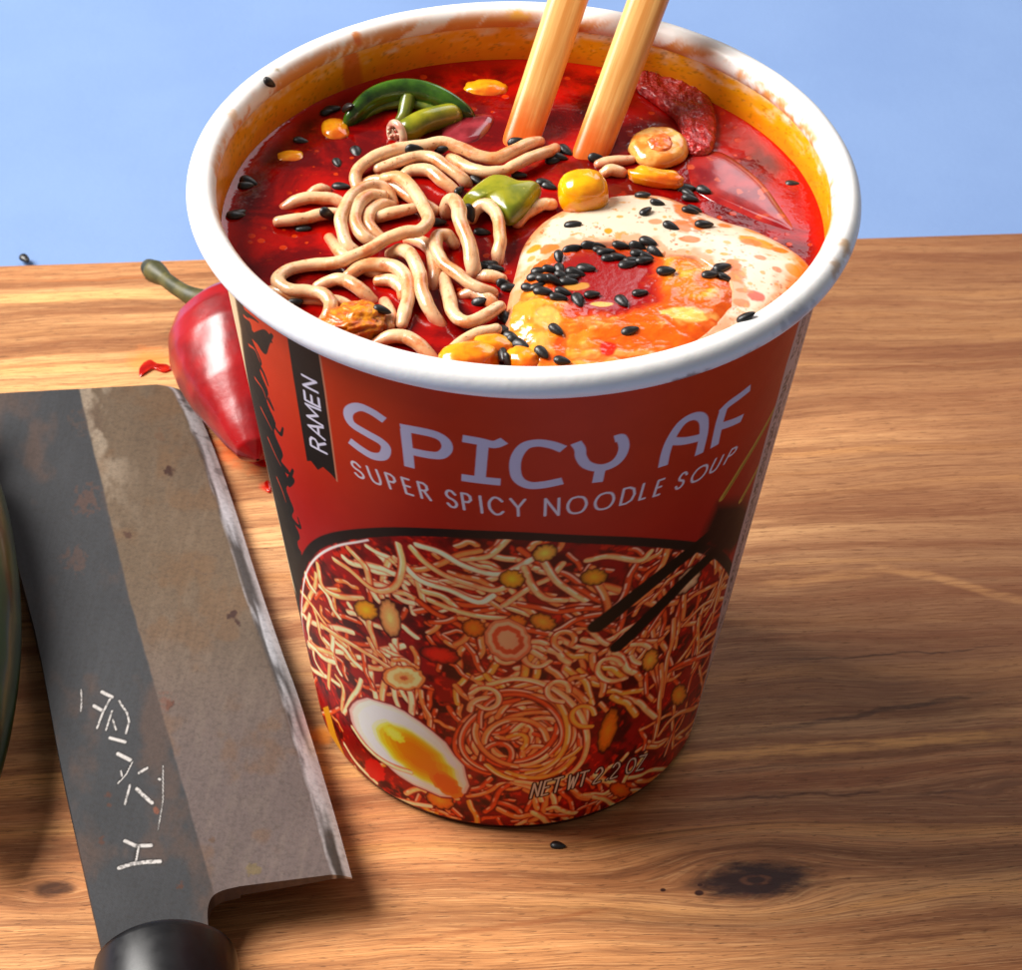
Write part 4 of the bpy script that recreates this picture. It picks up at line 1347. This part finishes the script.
# ---- chopsticks
n = NT("bamboo_chopstick_wood")
u_, v_, w_ = n.xyz(n.obj())
g = n.noise(n.comb(n.mul(u_, .9), n.mul(v_, .9), n.mul(w_, .03)), 1.2, 4, .6)
c = n.mix(n.smooth(g, .36, .66), lin((242, 186, 112)), lin((222, 150, 76)))
low = n.smooth(n.add(w_, n.mul(n.sub(n.noise(n.obj(), .3, 3), .5), 6.)), 7.0, -1.0)
c = n.mix(n.mul(low, .9), c, lin((224, 92, 12)))
n.set(Base_Color=c, Roughness=.34, Specular_IOR_Level=.4, Subsurface_Weight=.1, Subsurface_Radius=(1, .5, .2), Subsurface_Scale=.001)
n.bump(g, .12, .0004)
for (b, t_px, lab) in (((524, 132), (562, 18), "left wooden chopstick standing in the soup against the back rim"), ((594, 146), (634, 38), "right wooden chopstick standing in the soup nearer the red chilli slice")):
    p0 = at_s(b[0], b[1], 0)
    p1 = at(t_px[0], t_px[1], H + .0030)
    d = (p1 - p0) / np.linalg.norm(p1 - p0)
    start = p0 - d * .006
    x_ax = np.cross(d, [0, 0, 1.0]); x_ax /= np.linalg.norm(x_ax)
    y_ax = np.cross(d, x_ax)
    rows = []
    nseg = 32
    L = .17
    for k, ll in enumerate(np.linspace(0, L, 40)):
        hw = .00275 + .0007 * ll / .08
        a = np.linspace(0, 2 * math.pi, nseg, endpoint=False)
        e = lambda q: np.sign(q) * np.abs(q) ** .62
        rows.append(np.stack([e(np.cos(a)) * hw, e(np.sin(a)) * hw, np.full(nseg, ll - .006)], -1))
    V = np.vstack(rows)
    F = grid_faces(40, nseg, True).tolist()
    F.append(list(range(nseg))[::-1]); F.append(list(range(39 * nseg, 40 * nseg)))
    rotm = np.stack([x_ax, y_ax, d], 1)
    me = bpy.data.meshes.new("chopstick")
    me.from_pydata([tuple(q) for q in V], [], F)
    me.polygons.foreach_set("use_smooth", np.full(len(me.polygons), True))
    me.materials.append(n.m)
    o = bpy.data.objects.new("chopstick", me)
    COL.objects.link(o)
    mw = Matrix.Identity(4)
    for i in range(3):
        for j in range(3): mw[i][j] = rotm[i, j]
        mw[i][3] = p0[i]
    o.matrix_world = mw @ Matrix.Rotation(.35, 4, 'Z')
    tag(o, lab, "chopstick", "chopsticks")
    reg((rotm @ V.T).T + p0, F)

# ================================================================== CLEAVER
KZ = [(383, .0022), (873, .0080), (950, .0092)]


def at_k(px, py):
    z = np.interp(py + (px - 190) * .02, [q[0] for q in KZ], [q[1] for q in KZ])
    return at(px, py, z)


knife = empty("cleaver", tuple(at(165, 945, 0.0)))
tag(knife, "weathered steel cleaver with dark forged upper band and engraved characters lying left of the cup", "cleaver")
NS, NTT = 620, 260
lf = catmull([(-16, 394), (8, 526), (37, 640), (62, 770), (92, 905)], 12)
rg = catmull([(172, 383.5), (185, 386), (194, 398), (203, 418), (216, 450), (235, 505), (260, 583), (283, 650), (297, 688), (316, 748), (335, 811), (352, 872)], 10)


def resample(P, n):
    d = np.concatenate([[0], np.cumsum(np.hypot(*np.diff(P, axis=0).T))])
    t = np.linspace(0, d[-1], n)
    return np.stack([np.interp(t, d, P[:, 0]), np.interp(t, d, P[:, 1])], -1)


lf, rg = resample(lf, NS), resample(rg, NS)
t = np.linspace(0, 1, NTT)
PX = lf[:, None] * (1 - t)[None, :, None] + rg[:, None] * t[None, :, None]
# slight bow of the top edge
X, Y = PX[..., 0], PX[..., 1]
zz = np.interp(Y + (X - 190) * .02, [q[0] for q in KZ], [q[1] for q in KZ])
d = _fw + CAM_R * ((X - 511) / FPX)[..., None] - CAM_U * ((Y - 485) / FPX)[..., None]
TOP = CAM_C + d * ((zz - CAM_C[2]) / d[..., 2])[..., None]
TM = np.repeat(t[None], NS, 0)


def blade_paint(X, Y):
    n1 = fbm(X * .02, Y * .02, 131, 5); n2 = fbm(X * .13 + Y * .03, Y * .05, 133, 5)
    ax = X * .32 + Y * -.0; along = (Y + X * -.25)
    scr = fbm(X * .5 + Y * .12, (Y * .02 - X * .005), 135, 4)      # brushed lines along the blade
    scr2 = fbm((Y * .5), X * .03, 137, 3)
    bx = np.interp(Y, [380, 600, 890, 960], [77, 130, 213, 233]) + (n2 - .5) * 2.2
    dark = sstep(1.5, -1.5, X - bx)
    C = np.zeros(X.shape + (3,)) + lin((100, 83, 66))
    ty = sstep(560, 800, Y)[..., None]
    C = C * (1 - ty) + lin((98, 85, 82)) * ty
    C = C * (.84 + .32 * n1)[..., None]
    k = (sstep(.5, .75, n2) * .07)[..., None]
    C = C * (1 - k) + lin((150, 134, 116)) * k
    near = sstep(46, 6, X - bx) * sstep(.42, .62, fbm(X * .06, Y * .045, 139, 4)) * sstep(560, 420, Y)
    C = C * (1 - .5 * near[..., None]) + lin((176, 160, 140)) * .5 * near[..., None]
    br = (sstep(.52, .7, fbm(X * .03, Y * .03, 141, 4)) * .35)[..., None]
    C = C * (1 - br) + lin((108, 76, 46)) * br
    D = np.zeros_like(C) + lin((54, 55, 58))
    D = D * (.78 + .44 * n1)[..., None]
    br = (sstep(.5, .72, fbm(X * .025 + 5, Y * .02, 143, 5)) * .45)[..., None]
    D = D * (1 - br) + lin((92, 68, 54)) * br
    C = C * (1 - dark[..., None]) + D * dark[..., None]
    C = C * (.90 + .2 * scr)[..., None]
    Gm = .55 + .05 * (n1 - .5) + .16 * dark
    for (sx, sy, rr, col, al) in ((168, 471, 6, (58, 34, 26), .95), (233, 616, 6, (58, 34, 30), .9), (237, 622, 4, (58, 34, 30), .9), (128, 535, 4.5, (74, 48, 38), .8), (170, 705, 6, (74, 48, 38), .9),
                                  (165, 702, 10, (110, 70, 56), .5), (108, 795, 4.5, (74, 48, 38), .9), (110, 806, 3.5, (74, 48, 38), .8), (102, 841, 4.5, (74, 48, 38), .9), (156, 810, 3.5, (120, 70, 50), .8),
                                  (181, 886, 4.5, (74, 48, 38), .95), (213, 840, 3.5, (92, 70, 56), .8), (254, 871, 8, (112, 96, 62), .7), (85, 500, 16, (92, 62, 48), .5), (75, 560, 14, (88, 62, 50), .45),
                                  (277, 827, 2, (92, 80, 74), .8), (300, 822, 2.4, (96, 84, 80), .8), (160, 435, 7, (100, 72, 52), .5), (90, 420, 18, (86, 66, 54), .35)):
        dd = np.hypot(X - sx, Y - sy) + (fbm(X * .25, Y * .25, 151, 3) - .5) * rr * 1.7
        m = (sstep(rr, rr * .45, dd) * al)[..., None]
        C = C * (1 - m) + lin(col) * m
    ring = np.exp(-((np.hypot((X - 207) / 15, (Y - 564) / 10) - 1) / .12) ** 2)[..., None] * .35
    C = C * (1 - ring) + lin((92, 76, 64)) * ring
    # engraved characters: bright cut metal with a dark lip
    ENG = [([(81, 690), (81.5, 699), (81, 711)], 1.5, 1), ([(102, 692), (112, 697)], 4, 0), ([(94, 706), (103, 711)], 4, 0), ([(110, 699), (103, 712), (97, 728)], 2.2, 1),
           ([(119, 701), (127, 713), (129, 722), (126, 733)], 2.2, 1), ([(112, 711), (106, 730)], 1.8, 1), ([(113, 720), (116, 730)], 1.8, 1), ([(110, 738), (125, 742)], 3.6, 0),
           ([(118, 754), (130, 760)], 4.6, 0), ([(132, 762), (126, 774), (118, 783)], 2, 2), ([(139, 773), (147, 768)], 3, 1), ([(130, 785), (125, 804)], 2.4, 1), ([(137, 789), (144, 796), (152, 803)], 4.4, 1),
           ([(121, 771), (122, 776)], 1.8, 1), ([(159, 779), (160, 779.5)], 2.6, 0),
           ([(125, 841), (136, 846), (151, 845.5)], 4.2, 0), ([(138, 847), (136.5, 855), (135, 863)], 3.8, 2), ([(119, 868), (132, 864), (147, 862), (160, 861.5)], 4.6, 1), ([(163, 766), (163, 800), (158, 830)], .9, 1)]
    for pts, wd, kind in ENG:
        dd, tt, ss = seg_dist(X, Y, pts)
        lip = np.clip((wd / 2 + 1.4 - np.hypot(dd, 0)) / 1.2, 0, 1)[..., None] * .7
        C = C * (1 - lip) + lin((30, 28, 28)) * lip
        wd = wd * .72
        m = np.clip((wd / 2 - dd) / .9 + .5, 0, 1)
        if kind == 1: m = m * (.35 + .65 * sstep(.32, .5, vnoise(X * .55, Y * .55, 161)))
        if kind == 2: m = m * (ss > -.2)
        C = C * (1 - m[..., None]) + lin((226, 220, 216)) * m[..., None]
        Gm = Gm * (1 - m) + .25 * m
    return C, Gm


CB, GB = blade_paint(X, Y)
NRM = np.cross(TOP[-1, 0] - TOP[0, 0], TOP[0, -1] - TOP[0, 0]); NRM /= np.linalg.norm(NRM)
if NRM[2] < 0: NRM = -NRM
thick = .0026 * (1 - TM) ** .7 + .0006
# the cutting bevel: the last few millimetres roll down to the edge
wid = 1 - TM
bev = np.clip((.085 - wid) / .085, 0, 1)
TOP = TOP - NRM * (bev ** 1.5 * .0013)[..., None]
bn = fbm(Y * .014, TM * 22 + 3, 171, 4)
bm = sstep(.001, .03, bev) * sstep(.0, .25, bev + (fbm(X * .1, Y * .05, 173, 3) - .5) * .25)
bevcol = lin((70, 66, 66)) * (1 - sstep(.40, .62, bn))[..., None] + lin((206, 204, 208)) * sstep(.40, .62, bn)[..., None]
edge_l = sstep(.55, .95, bev)[..., None]
bevcol = bevcol * (1 - edge_l) + lin((214, 206, 206)) * edge_l
k = (bm * .8)[..., None]
CB = CB * (1 - k) + bevcol * k
chip = (sstep(.62, .72, fbm(Y * .12, X * .05, 175, 3)) * bm * .6 * sstep(560, 420, Y))[..., None]
CB = CB * (1 - chip) + lin((40, 28, 26)) * chip
GB = GB * (1 - bm) + (.30 + .2 * bn) * bm
n = NT("worn_steel")
c, al = n.paint()
v = n.obj()
fine = n.noise(v, 1.2, 5, .65)
n.set(Base_Color=n.mix(n.mul(n.smooth(fine, .4, .75), .34), c, (.02, .016, .013)), Metallic=.45, Roughness=n.add(n.mul(al, .75), .12), Specular_IOR_Level=.5)
n.bump(fine, .15, .0003)
M_STEEL = n.m
BOT = TOP - NRM * np.maximum(thick - bev * .0004, .0003)[..., None]


def plate(name, TOP, BOT, C, G, mat, parent):
    nr, nc = TOP.shape[:2]
    b = nr * nc
    F = [grid_faces(nr, nc), grid_faces(nr, nc, base=b, flip=True)]
    idx = np.concatenate([np.arange(nc), np.arange(1, nr) * nc + nc - 1, (nr - 1) * nc + np.arange(nc - 2, -1, -1), np.arange(nr - 2, 0, -1) * nc])
    nxt = np.roll(idx, -1)
    m_ = len(idx); k0 = 2 * b + np.arange(m_); k1 = np.roll(k0, -1)
    F.append(np.stack([k1, k0, k0 + m_, k1 + m_], -1))
    tv, bv = TOP.reshape(-1, 3), BOT.reshape(-1, 3)
    V = np.concatenate([tv, bv, tv[idx], bv[idx]])
    c_, g_ = C.reshape(-1, 3), G.ravel()
    CC = np.concatenate([c_, c_, c_[idx], c_[idx]]); GG = np.concatenate([g_, g_, g_[idx], g_[idx]])
    o = mesh_obj(name, V, np.vstack(F)[:, ::-1].copy(), mat, parent, CC, True, extra=GG)
    me = o.data
    sm = np.ones(len(me.polygons), bool); sm[-len(idx):] = False
    me.polygons.foreach_set("use_smooth", sm)
    m = np.zeros(len(me.edges), bool)
    return o


plate("blade", TOP, BOT, CB, GB, M_STEEL, knife)
# neck between heel and handle
ln = resample(np.array([(92, 905), (101, 946), (106, 968)]), 60)
rn_ = resample(catmull([(240, 905 - 33 * 148 / 260), (224, 890), (214, 895), (209, 903), (207.5, 914), (208.5, 930), (212, 962)], 8), 60)
t = np.linspace(0, 1, 120)
PX = ln[:, None] * (1 - t)[None, :, None] + rn_[:, None] * t[None, :, None]
X, Y = PX[..., 0], PX[..., 1]
zz = np.interp(Y + (X - 190) * .02, [q[0] for q in KZ], [q[1] for q in KZ])
d = _fw + CAM_R * ((X - 511) / FPX)[..., None] - CAM_U * ((Y - 485) / FPX)[..., None]
TOPN = CAM_C + d * ((zz - CAM_C[2]) / d[..., 2])[..., None]
CN, GN = blade_paint(X, Y)
plate("neck", TOPN, TOPN - NRM * .0026, CN, GN, M_STEEL, knife)
# handle
n = NT("black_lacquered_handle")
v = n.obj()
g = n.noise(v, .5, 4, .6)
n.set(Base_Color=n.mix(g, (.002, .002, .003), (.006, .006, .008)), Roughness=n.add(.24, n.mul(g, .22)), Specular_IOR_Level=.4)
hd = at(165, 990, .0085) - at(160, 930, .0085); hd[2] = 0; hd /= np.linalg.norm(hd)
hx = np.array([hd[1], -hd[0], 0]); 
hs = at(165, 957, .0105)
prof = [(0, .0), (.0078, .0001), (.0096, .0005), (.0103, .0012), (.0105, .0022), (.0106, .0050), (.0108, .0105), (.01075, .0108), (.0109, .0112), (.0111, .03), (.0113, .07), (.0112, .10), (.0095, .103), (0, .104)]
rows = []
for r, l in prof:
    a = np.linspace(0, 2 * math.pi, 48, endpoint=False)
    r = max(r, .00005)
    rows.append(hs + hd * l + r * (np.cos(a)[:, None] * hx * 1.0 + np.sin(a)[:, None] * np.array([0, 0, .92])))
V = np.vstack(rows); V[:, 2] += max(0, .0004 - V[:, 2].min())
mesh_obj("handle", V, grid_faces(len(prof), 48, True, flip=True), n.m, knife)

# ================================================================== RED PEPPER
pep = empty("red_chilli_pepper", tuple(at(225, 370, 0)))
tag(pep, "glossy red chilli pepper with green stem lying between cleaver tip and cup", "chilli pepper")
s0, s1 = at(226, 312, .0115), at(258, 462, .0060)
ax = s1 - s0; LN = np.linalg.norm(ax); ax /= LN
e1 = np.cross(ax, [0, 0, 1]); e1 /= np.linalg.norm(e1); e2 = np.cross(e1, ax)
if e2[2] < 0: e2 = -e2
ss = np.concatenate([np.linspace(-.06, .06, 14), np.linspace(.075, .93, 60), np.linspace(.94, 1.0, 10)])
prof = np.interp(ss, [-.06, -.055, -.02, .05, .15, .28, .42, .58, .72, .85, .94, 1.0], [.0, .0038, .0074, .0098, .0111, .0113, .0105, .0090, .0068, .0050, .0034, .0003])
aa = np.linspace(0, 2 * math.pi, 90, endpoint=False)
S_, A_ = np.meshgrid(ss, aa, indexing='ij')
Rr = prof[:, None] * (1 + .055 * np.cos(3 * A_ + .6) * sstep(1, .3, S_) + .03 * (fbm(np.cos(A_) * 1.6 + 8, S_ * 4 + np.sin(A_) * 1.6 + 8, 181, 3) - .5))
dent = np.exp(-(((A_ - 1.95) / .10) ** 2 + ((S_ - .34 - .22 * (A_ - 1.95)) / .13) ** 2))
Rr = Rr - .0009 * dent - .0005 * np.exp(-(((A_ - 2.5) / .08) ** 2 + ((S_ - .5 - .3 * (A_ - 2.5)) / .16) ** 2)) + .0002 * (fbm(np.cos(A_) * 4 + 9, S_ * 7 + np.sin(A_) * 4, 183, 3) - .5) * sstep(0, .2, S_)
cen = s0 + S_[..., None] * LN * ax + (np.sin(S_ * math.pi) * .0008)[..., None] * e1
V = cen + Rr[..., None] * (np.cos(A_)[..., None] * e1 + .93 * np.sin(A_)[..., None] * e2)
V = V.reshape(-1, 3)
lowz = V[:, 2].min()
V[:, 2] += -lowz + .0002
n = NT("red_pepper_skin")
v = n.obj()
a = n.noise(v, .12, 3, .5); b = n.noise(v, .7, 4, .6)
c = n.mix(n.smooth(a, .35, .65), lin((118, 1, 8)), lin((160, 5, 12)))
n.set(Base_Color=c, Roughness=n.add(.24, n.mul(b, .14)), Coat_Weight=.3, Coat_Roughness=.2, Specular_IOR_Level=.5, Subsurface_Weight=.05, Subsurface_Radius=(1, .2, .1), Subsurface_Scale=.002)
n.bump(b, .10, .0005)
mesh_obj("flesh", V, grid_faces(len(ss), 90, True, flip=False), n.m, pep)
M_STEM = mat_simple("green_stem", lin((58, 58, 26)), lin((92, 86, 42)), .35, .5, .25)
q = catmull([tuple(at(x, y, z)) for x, y, z in ((230, 318, .0115), (208, 303, .0120), (191, 296, .0125), (177, 288, .0122), (165, 279, .0118), (154, 271, .0112))], 8)
tt = np.linspace(0, 1, len(q))
V, F = tube(q, np.interp(tt, [0, .25, .5, .8, .9, 1], [.0032, .0022, .0016, .0015, .0020, .0023]), 16)
mesh_obj("stem", *capped(V, F, 16), M_STEM, pep)
e_ = q[-1] - q[-4]; e_ /= np.linalg.norm(e_)
V, F = tube([tuple(q[-1] + e_ * .0006), tuple(q[-1] + e_ * .0019)], [.0021, .0018], 16)
mesh_obj("stem_end", *capped(V, F, 16), mat_simple("dry_stem_end", lin((34, 38, 26)), lin((58, 58, 38)), .6, .7, .4), pep)

# chilli sauce on the board
M_SAUCE = mat_simple("chilli_sauce", lin((150, 6, 4)), lin((196, 34, 8)), .35, .14, .1, coat=.4)


def puddle(pts, h, label):
    q = np.array([at(x, y, .0003)[:2] for x, y in catmull(list(pts) + [pts[0]], 5)[:-1]])
    c = q.mean(0)
    s = np.linspace(.02, 1, 14)
    xy = c + s[:, None, None] * (q - c)
    z = .0002 + h * np.sqrt(np.maximum(1 - s ** 3, 0))[:, None] * (.7 + .6 * fbm(xy[..., 0] * 400, xy[..., 1] * 400, 191, 3))
    z[-1] = .0001
    V = np.concatenate([xy, z[..., None]], -1).reshape(-1, 3)
    o = mesh_obj("sauce_smear", V, grid_faces(14, len(q), True), M_SAUCE, origin=(c[0], c[1], 0))
    tag(o, label, "sauce smear", "chilli sauce smears on the board")


puddle([(226, 432), (236, 426), (252, 428), (270, 436), (282, 452), (276, 464), (262, 466), (248, 460), (240, 448), (228, 442)], .0008, "red chilli sauce smear pooled under the pepper tip beside the cup")
puddle([(143, 362), (150, 359), (158, 363), (168, 364), (172, 369), (164, 372), (154, 369), (146, 372), (140, 376), (139, 368)], .0003, "small dry chilli sauce smear left of the pepper")
puddle([(264, 482), (268, 480), (271, 486), (270, 492), (266, 490)], .0003, "tiny red sauce drop on the board against the cup's left side")

# ================================================================== GREEN PEPPER AT THE LEFT EDGE
gp0, gp1 = at(-42, 446, .0105), at(-46, 838, .0105)
ax = gp1 - gp0; ax[2] = 0; LN = np.linalg.norm(ax); ax /= LN
e1 = np.cross(ax, [0, 0, 1])
ss = np.linspace(0, 1, 70)
prof = .0104 * np.sin(np.clip(ss * 1.0, 0, 1) * math.pi) ** .42
prof[0] = prof[-1] = .0002
S_, A_ = np.meshgrid(ss, aa, indexing='ij')
Rr = prof[:, None] * (1 + .05 * np.cos(4 * A_ + .5) + .05 * (fbm(np.cos(A_) * 1.5 + 6, S_ * 5 + np.sin(A_) * 1.5 + 6, 201, 3) - .5))
V = gp0 + S_[..., None] * LN * ax + Rr[..., None] * (np.cos(A_)[..., None] * e1 + np.sin(A_)[..., None] * np.array([0, 0, 1.0]))
V = V.reshape(-1, 3)
V[:, 2] += -V[:, 2].min() + .0002
gp = empty("green_pepper", (float(gp0[0] + ax[0] * LN / 2), float(gp0[1] + ax[1] * LN / 2), 0.0))
tag(gp, "dark green pepper cut off by the frame edge beside the cleaver spine", "green pepper")
M_GP = mat_simple("dark_green_skin", lin((16, 40, 6)), lin((38, 58, 10)), .10, .3, .08, coat=.2)
mesh_obj("flesh", V, grid_faces(70, 90, True), M_GP, gp)
q0 = gp0 - ax * .002
V, F = tube(catmull([tuple(q0 + ax * .003 + np.array([0, 0, .0])), tuple(q0 - ax * .006 + np.array([0, 0, .001])), tuple(q0 - ax * .014 + np.array([-.004, 0, .003]))], 6), np.linspace(.0032, .0018, 13), 14)
mesh_obj("stem", *capped(V, F, 14), M_STEM, gp)

# ================================================================== SESAME SEEDS
for ob in (wall,):
    pass
rimV = P.reshape(-1, 3)
thr = np.linspace(0, 2 * math.pi, 240, endpoint=False); tar = np.linspace(0, 2 * math.pi, 24, endpoint=False)
TRr, TAr = np.meshgrid(thr, tar)
rq = (RR - RT) + RT * np.cos(TAr)
reg(np.stack([rq * np.sin(TRr), -rq * np.cos(TRr), (H - RT) + RT * np.sin(TAr)], -1).reshape(-1, 3), grid_faces(24, 240, True, flip=True))
reg([(-.3, -.2, 0), (.3, -.2, 0), (.3, .1245, 0), (-.3, .1245, 0)], [[0, 1, 2, 3]])
Vall, Fall, bse = [], [], 0
for V, F in BV:
    Vall += [Vector(q) for q in V.tolist()]
    Fall += [[i + bse for i in f] for f in F]
    bse += len(V)
TREE = BVHTree.FromPolygons(Vall, Fall)

n = NT("black_sesame_hull")
v = n.obj()
g = n.noise(v, 1.6, 3, .6)
n.set(Base_Color=n.mix(g, (.004, .004, .005), (.016, .013, .012)), Roughness=n.add(.26, n.mul(g, .25)), Specular_IOR_Level=.5)
n.bump(g, .2, .0003)
M_SEED = n.m


def seed_mesh(seed):
    th = np.linspace(0, math.pi, 15); ph = np.linspace(0, 2 * math.pi, 18, endpoint=False)
    T, P_ = np.meshgrid(th, ph, indexing='ij')
    x = -np.cos(T)
    wd = np.sin(T) * (1 - .34 * x) ** 1.0
    nzv = 1 + .10 * (fbm(np.cos(P_) * 2 + 5 + seed, x * 2 + 5, 211 + seed, 2) - .5)
    V = np.stack([x * .00152, wd * np.cos(P_) * .00086 * nzv, wd * np.sin(P_) * .00062 * nzv], -1).reshape(-1, 3)
    me = bpy.data.meshes.new("sesame_seed")
    F = grid_faces(15, 18, True, flip=True).tolist()
    me.from_pydata([tuple(q) for q in V], [], F)
    me.polygons.foreach_set("use_smooth", np.full(len(me.polygons), True))
    me.materials.append(M_SEED)
    return me


SM = [seed_mesh(k) for k in range(4)]
rs = random.Random(17)


def seed(px, py, ang=None, label="", group=None, sink=0.0, scale=1.0, z=None):
    o = bpy.data.objects.new("sesame_seed", rs.choice(SM))
    COL.objects.link(o)
    C, d = ray(px, py)
    if z is None:
        hit = TREE.ray_cast(Vector(C), Vector(d))
        loc, nor = hit[0], hit[1]
        if nor.dot(Vector(d)) > 0: nor = -nor
        if nor.z < .2: nor = (nor + Vector((0, 0, .8))).normalized()
    else:
        loc, nor = Vector(at(px, py, z)), Vector((0, 0, 1))
    if ang is None: ang = rs.uniform(-90, 90)
    a = math.radians(ang)
    img = Vector(CAM_R * math.cos(a) - CAM_U * math.sin(a))
    xax = img - nor * img.dot(nor)
    if xax.length < .1: xax = Vector((1, 0, 0))
    xax.normalize()
    nor = (nor + Vector((rs.uniform(-.18, .18), rs.uniform(-.18, .18), 0))).normalized()
    xax = (xax - nor * xax.dot(nor)).normalized()
    yax = nor.cross(xax)
    k = scale * rs.uniform(.74, .98)
    m = Matrix(((xax.x, yax.x, nor.x, 0), (xax.y, yax.y, nor.y, 0), (xax.z, yax.z, nor.z, 0), (0, 0, 0, 1)))
    o.matrix_world = Matrix.Translation(loc + nor * (.00034 - (sink + rs.uniform(0, .25)) * .001)) @ m @ Matrix.Scale(k, 4)
    tag(o, label, "sesame seed", group)
    return o


# singles, each with its own words
for a in ((269, 83, 5, "black sesame seed stuck on top of the white rim, back left", 0), (558, 846, 15, "black sesame seed lying on the board in front of the cup", 0),
          (327, 214, 25, "black sesame seed lying on the lower floating noodle at the left", 0), (792, 183, 20, "lone black sesame seed floating in the broth near the right wall", .3),
          (573, 225, 10, "lone black sesame seed on the egg white below the round corn kernel", 0), (747, 319, 5, "black sesame seed on the egg's right front, almost touching the rim", 0),
          (630, 331, -20, "lone black sesame seed on the orange yolk in front of the red patch", 0), (556, 331, 60, "black sesame seed standing on the pale yellow crumbs of the yolk", 0),
          (666, 272, 4, "black sesame seed lying level on the orange yolk right of the red pool", 0), (704, 226, -15, "black sesame seed in the orange oil patch on the egg white", 0),
          (295, 303, -15, "black sesame seed by the front left rim next to a noodle end", 0), (382, 311, 0, "black sesame seed just above the spongy orange chunk", 0),
          (596, 158, 4, "black sesame seed in the broth in front of the right chopstick", 0), (301, 141, 5, "black sesame seed in the broth between two corn pieces at the left", .3),
          (303, 229, 10, "black sesame seed sinking in the broth under the floating noodles", .3), (356, 152, 80, "black sesame seed in the broth behind the noodle pile's left arch", .3),
          (337, 163, 80, "upright black sesame seed in the broth left of the noodle pile", .2), (341, 187, 25, "black sesame seed in the broth just left of the triple loop", .1),
          (442, 149, -25, "black sesame seed riding the noodle that arches over the back", 0), (414, 149, 5, "black sesame seed wedged between the two back noodles", 0),
          (476, 182, 60, "black sesame seed at the far tip of the olive onion leaf", 0), (459, 191, -20, "black sesame seed at the end of a noodle beside the olive onion leaf", 0),
          (470, 213, 70, "black sesame seed between the tall arch and the side arch", 0), (438, 224, 5, "black sesame seed left of the tall noodle arch", 0),
          (480, 302, -10, "black sesame seed in the broth inside the hook shaped noodle", .1), (690, 212, 10, "black sesame seed at the right end of the row on the egg's back edge", 0),
          (671, 227, 40, "black sesame seed alone at the left end of the orange oil patch", 0), (578, 301, 80, "upright black sesame seed at the front edge of the red pool", 0),
          (592, 296, -12, "black sesame seed lying over the front edge of the red pool", 0), (622, 302, 70, "black sesame seed at the right front edge of the red pool", 0),
          (640, 294, -20, "shiny black sesame seed right of the red pool's front", 0), (586, 269, 25, "black sesame seed in the middle of the red pool", 0)):
    seed(a[0], a[1], a[2], a[3], "black sesame seeds", a[4])


def cluster(pts, label, group, sink=0.0):
    for p in pts:
        seed(p[0], p[1], p[2] if len(p) > 2 else None, label, group, sink)


cluster([(327, 113, -35), (332, 110, -20), (349, 108, 30)], "black sesame seed in the dark bunch beside the green chilli slice's left end", "seeds beside the green chilli slice", .1)
cluster([(246, 186, -30), (249, 182, 30), (238, 213, -50), (236, 216, -30)], "black sesame seed floating against the left wall of the cup", "seeds against the left wall", .2)
cluster([(519, 177, -10), (544, 184, 10), (549, 187, 40), (565, 151, 60), (553, 161, -30), (516, 142, -10), (558, 158, 20)], "black sesame seed scattered between the chopsticks and the olive onion leaf", "seeds by the chopsticks")
cluster([(484, 268, 20), (495, 270, 5), (482, 233, 10), (489, 266, -30)], "black sesame seed in the gap between the side arch and the egg", "seeds in the noodle gap")
cluster([(504, 284, 10), (510, 289, 0), (529, 289, 25), (543, 292, 20), (537, 287, -20)], "black sesame seed in the row across the egg's left edge", "seeds across the egg's left edge")
cluster([(505, 319, 70), (505, 332, 40), (511, 337, 35), (521, 345, 35), (508, 360, 60), (504, 356, 20), (515, 341, 30)], "black sesame seed in the slanted line between the egg and the front noodles", "seeds between egg and front noodles")
cluster([(542, 353, 55), (562, 362, 20)], "black sesame seed of the close pair on the yolk nearest the front rim", "pair of seeds near the front rim")
cluster([(571, 250, -20), (559, 258, 80), (560, 271, 80), (540, 272, 0), (536, 278, 20), (545, 280, 15), (553, 282, 15), (568, 282, 10), (575, 274, 20), (558, 299, -5), (563, 293, 20), (548, 278, 5), (562, 276, 40), (572, 279, -20), (550, 270, -10)],
        "black sesame seed in the crowded band on the left side of the red pool", "seeds left of the red pool")
cluster([(597, 247, 5), (606, 253, -15), (620, 247, 0), (618, 258, -10), (638, 247, 20), (648, 243, 40), (655, 252, 20), (639, 255, 0), (632, 262, -30), (644, 262, -20), (628, 265, -25), (600, 251, 30), (590, 246, 0), (646, 257, 30), (610, 259, -10)],
        "black sesame seed in the crowded band along the back of the red pool", "seeds along the back of the red pool")
cluster([(643, 197, 50), (657, 204, 12), (646, 213, -60)], "black sesame seed in the group of three on the white behind the yolk", "three seeds on the egg white")
cluster([(686, 189, 10), (690, 200, 30), (694, 210, 20), (704, 191, 40), (688, 195, 60)], "black sesame seed in the stack on the egg's back edge near the onion petal", "seeds stacked on the egg's back edge")
cluster([(710, 276, -12), (722, 268, -36), (725, 279, 14), (716, 273, -48)], "black sesame seed in the clump at the right end of the yolk", "clump of seeds right of the yolk")
o = seed(25, 259, 60, "dark speck of a seed on the blue table behind the board's left edge", "black sesame seeds", 0, 1.35, z=TZ + .0012)
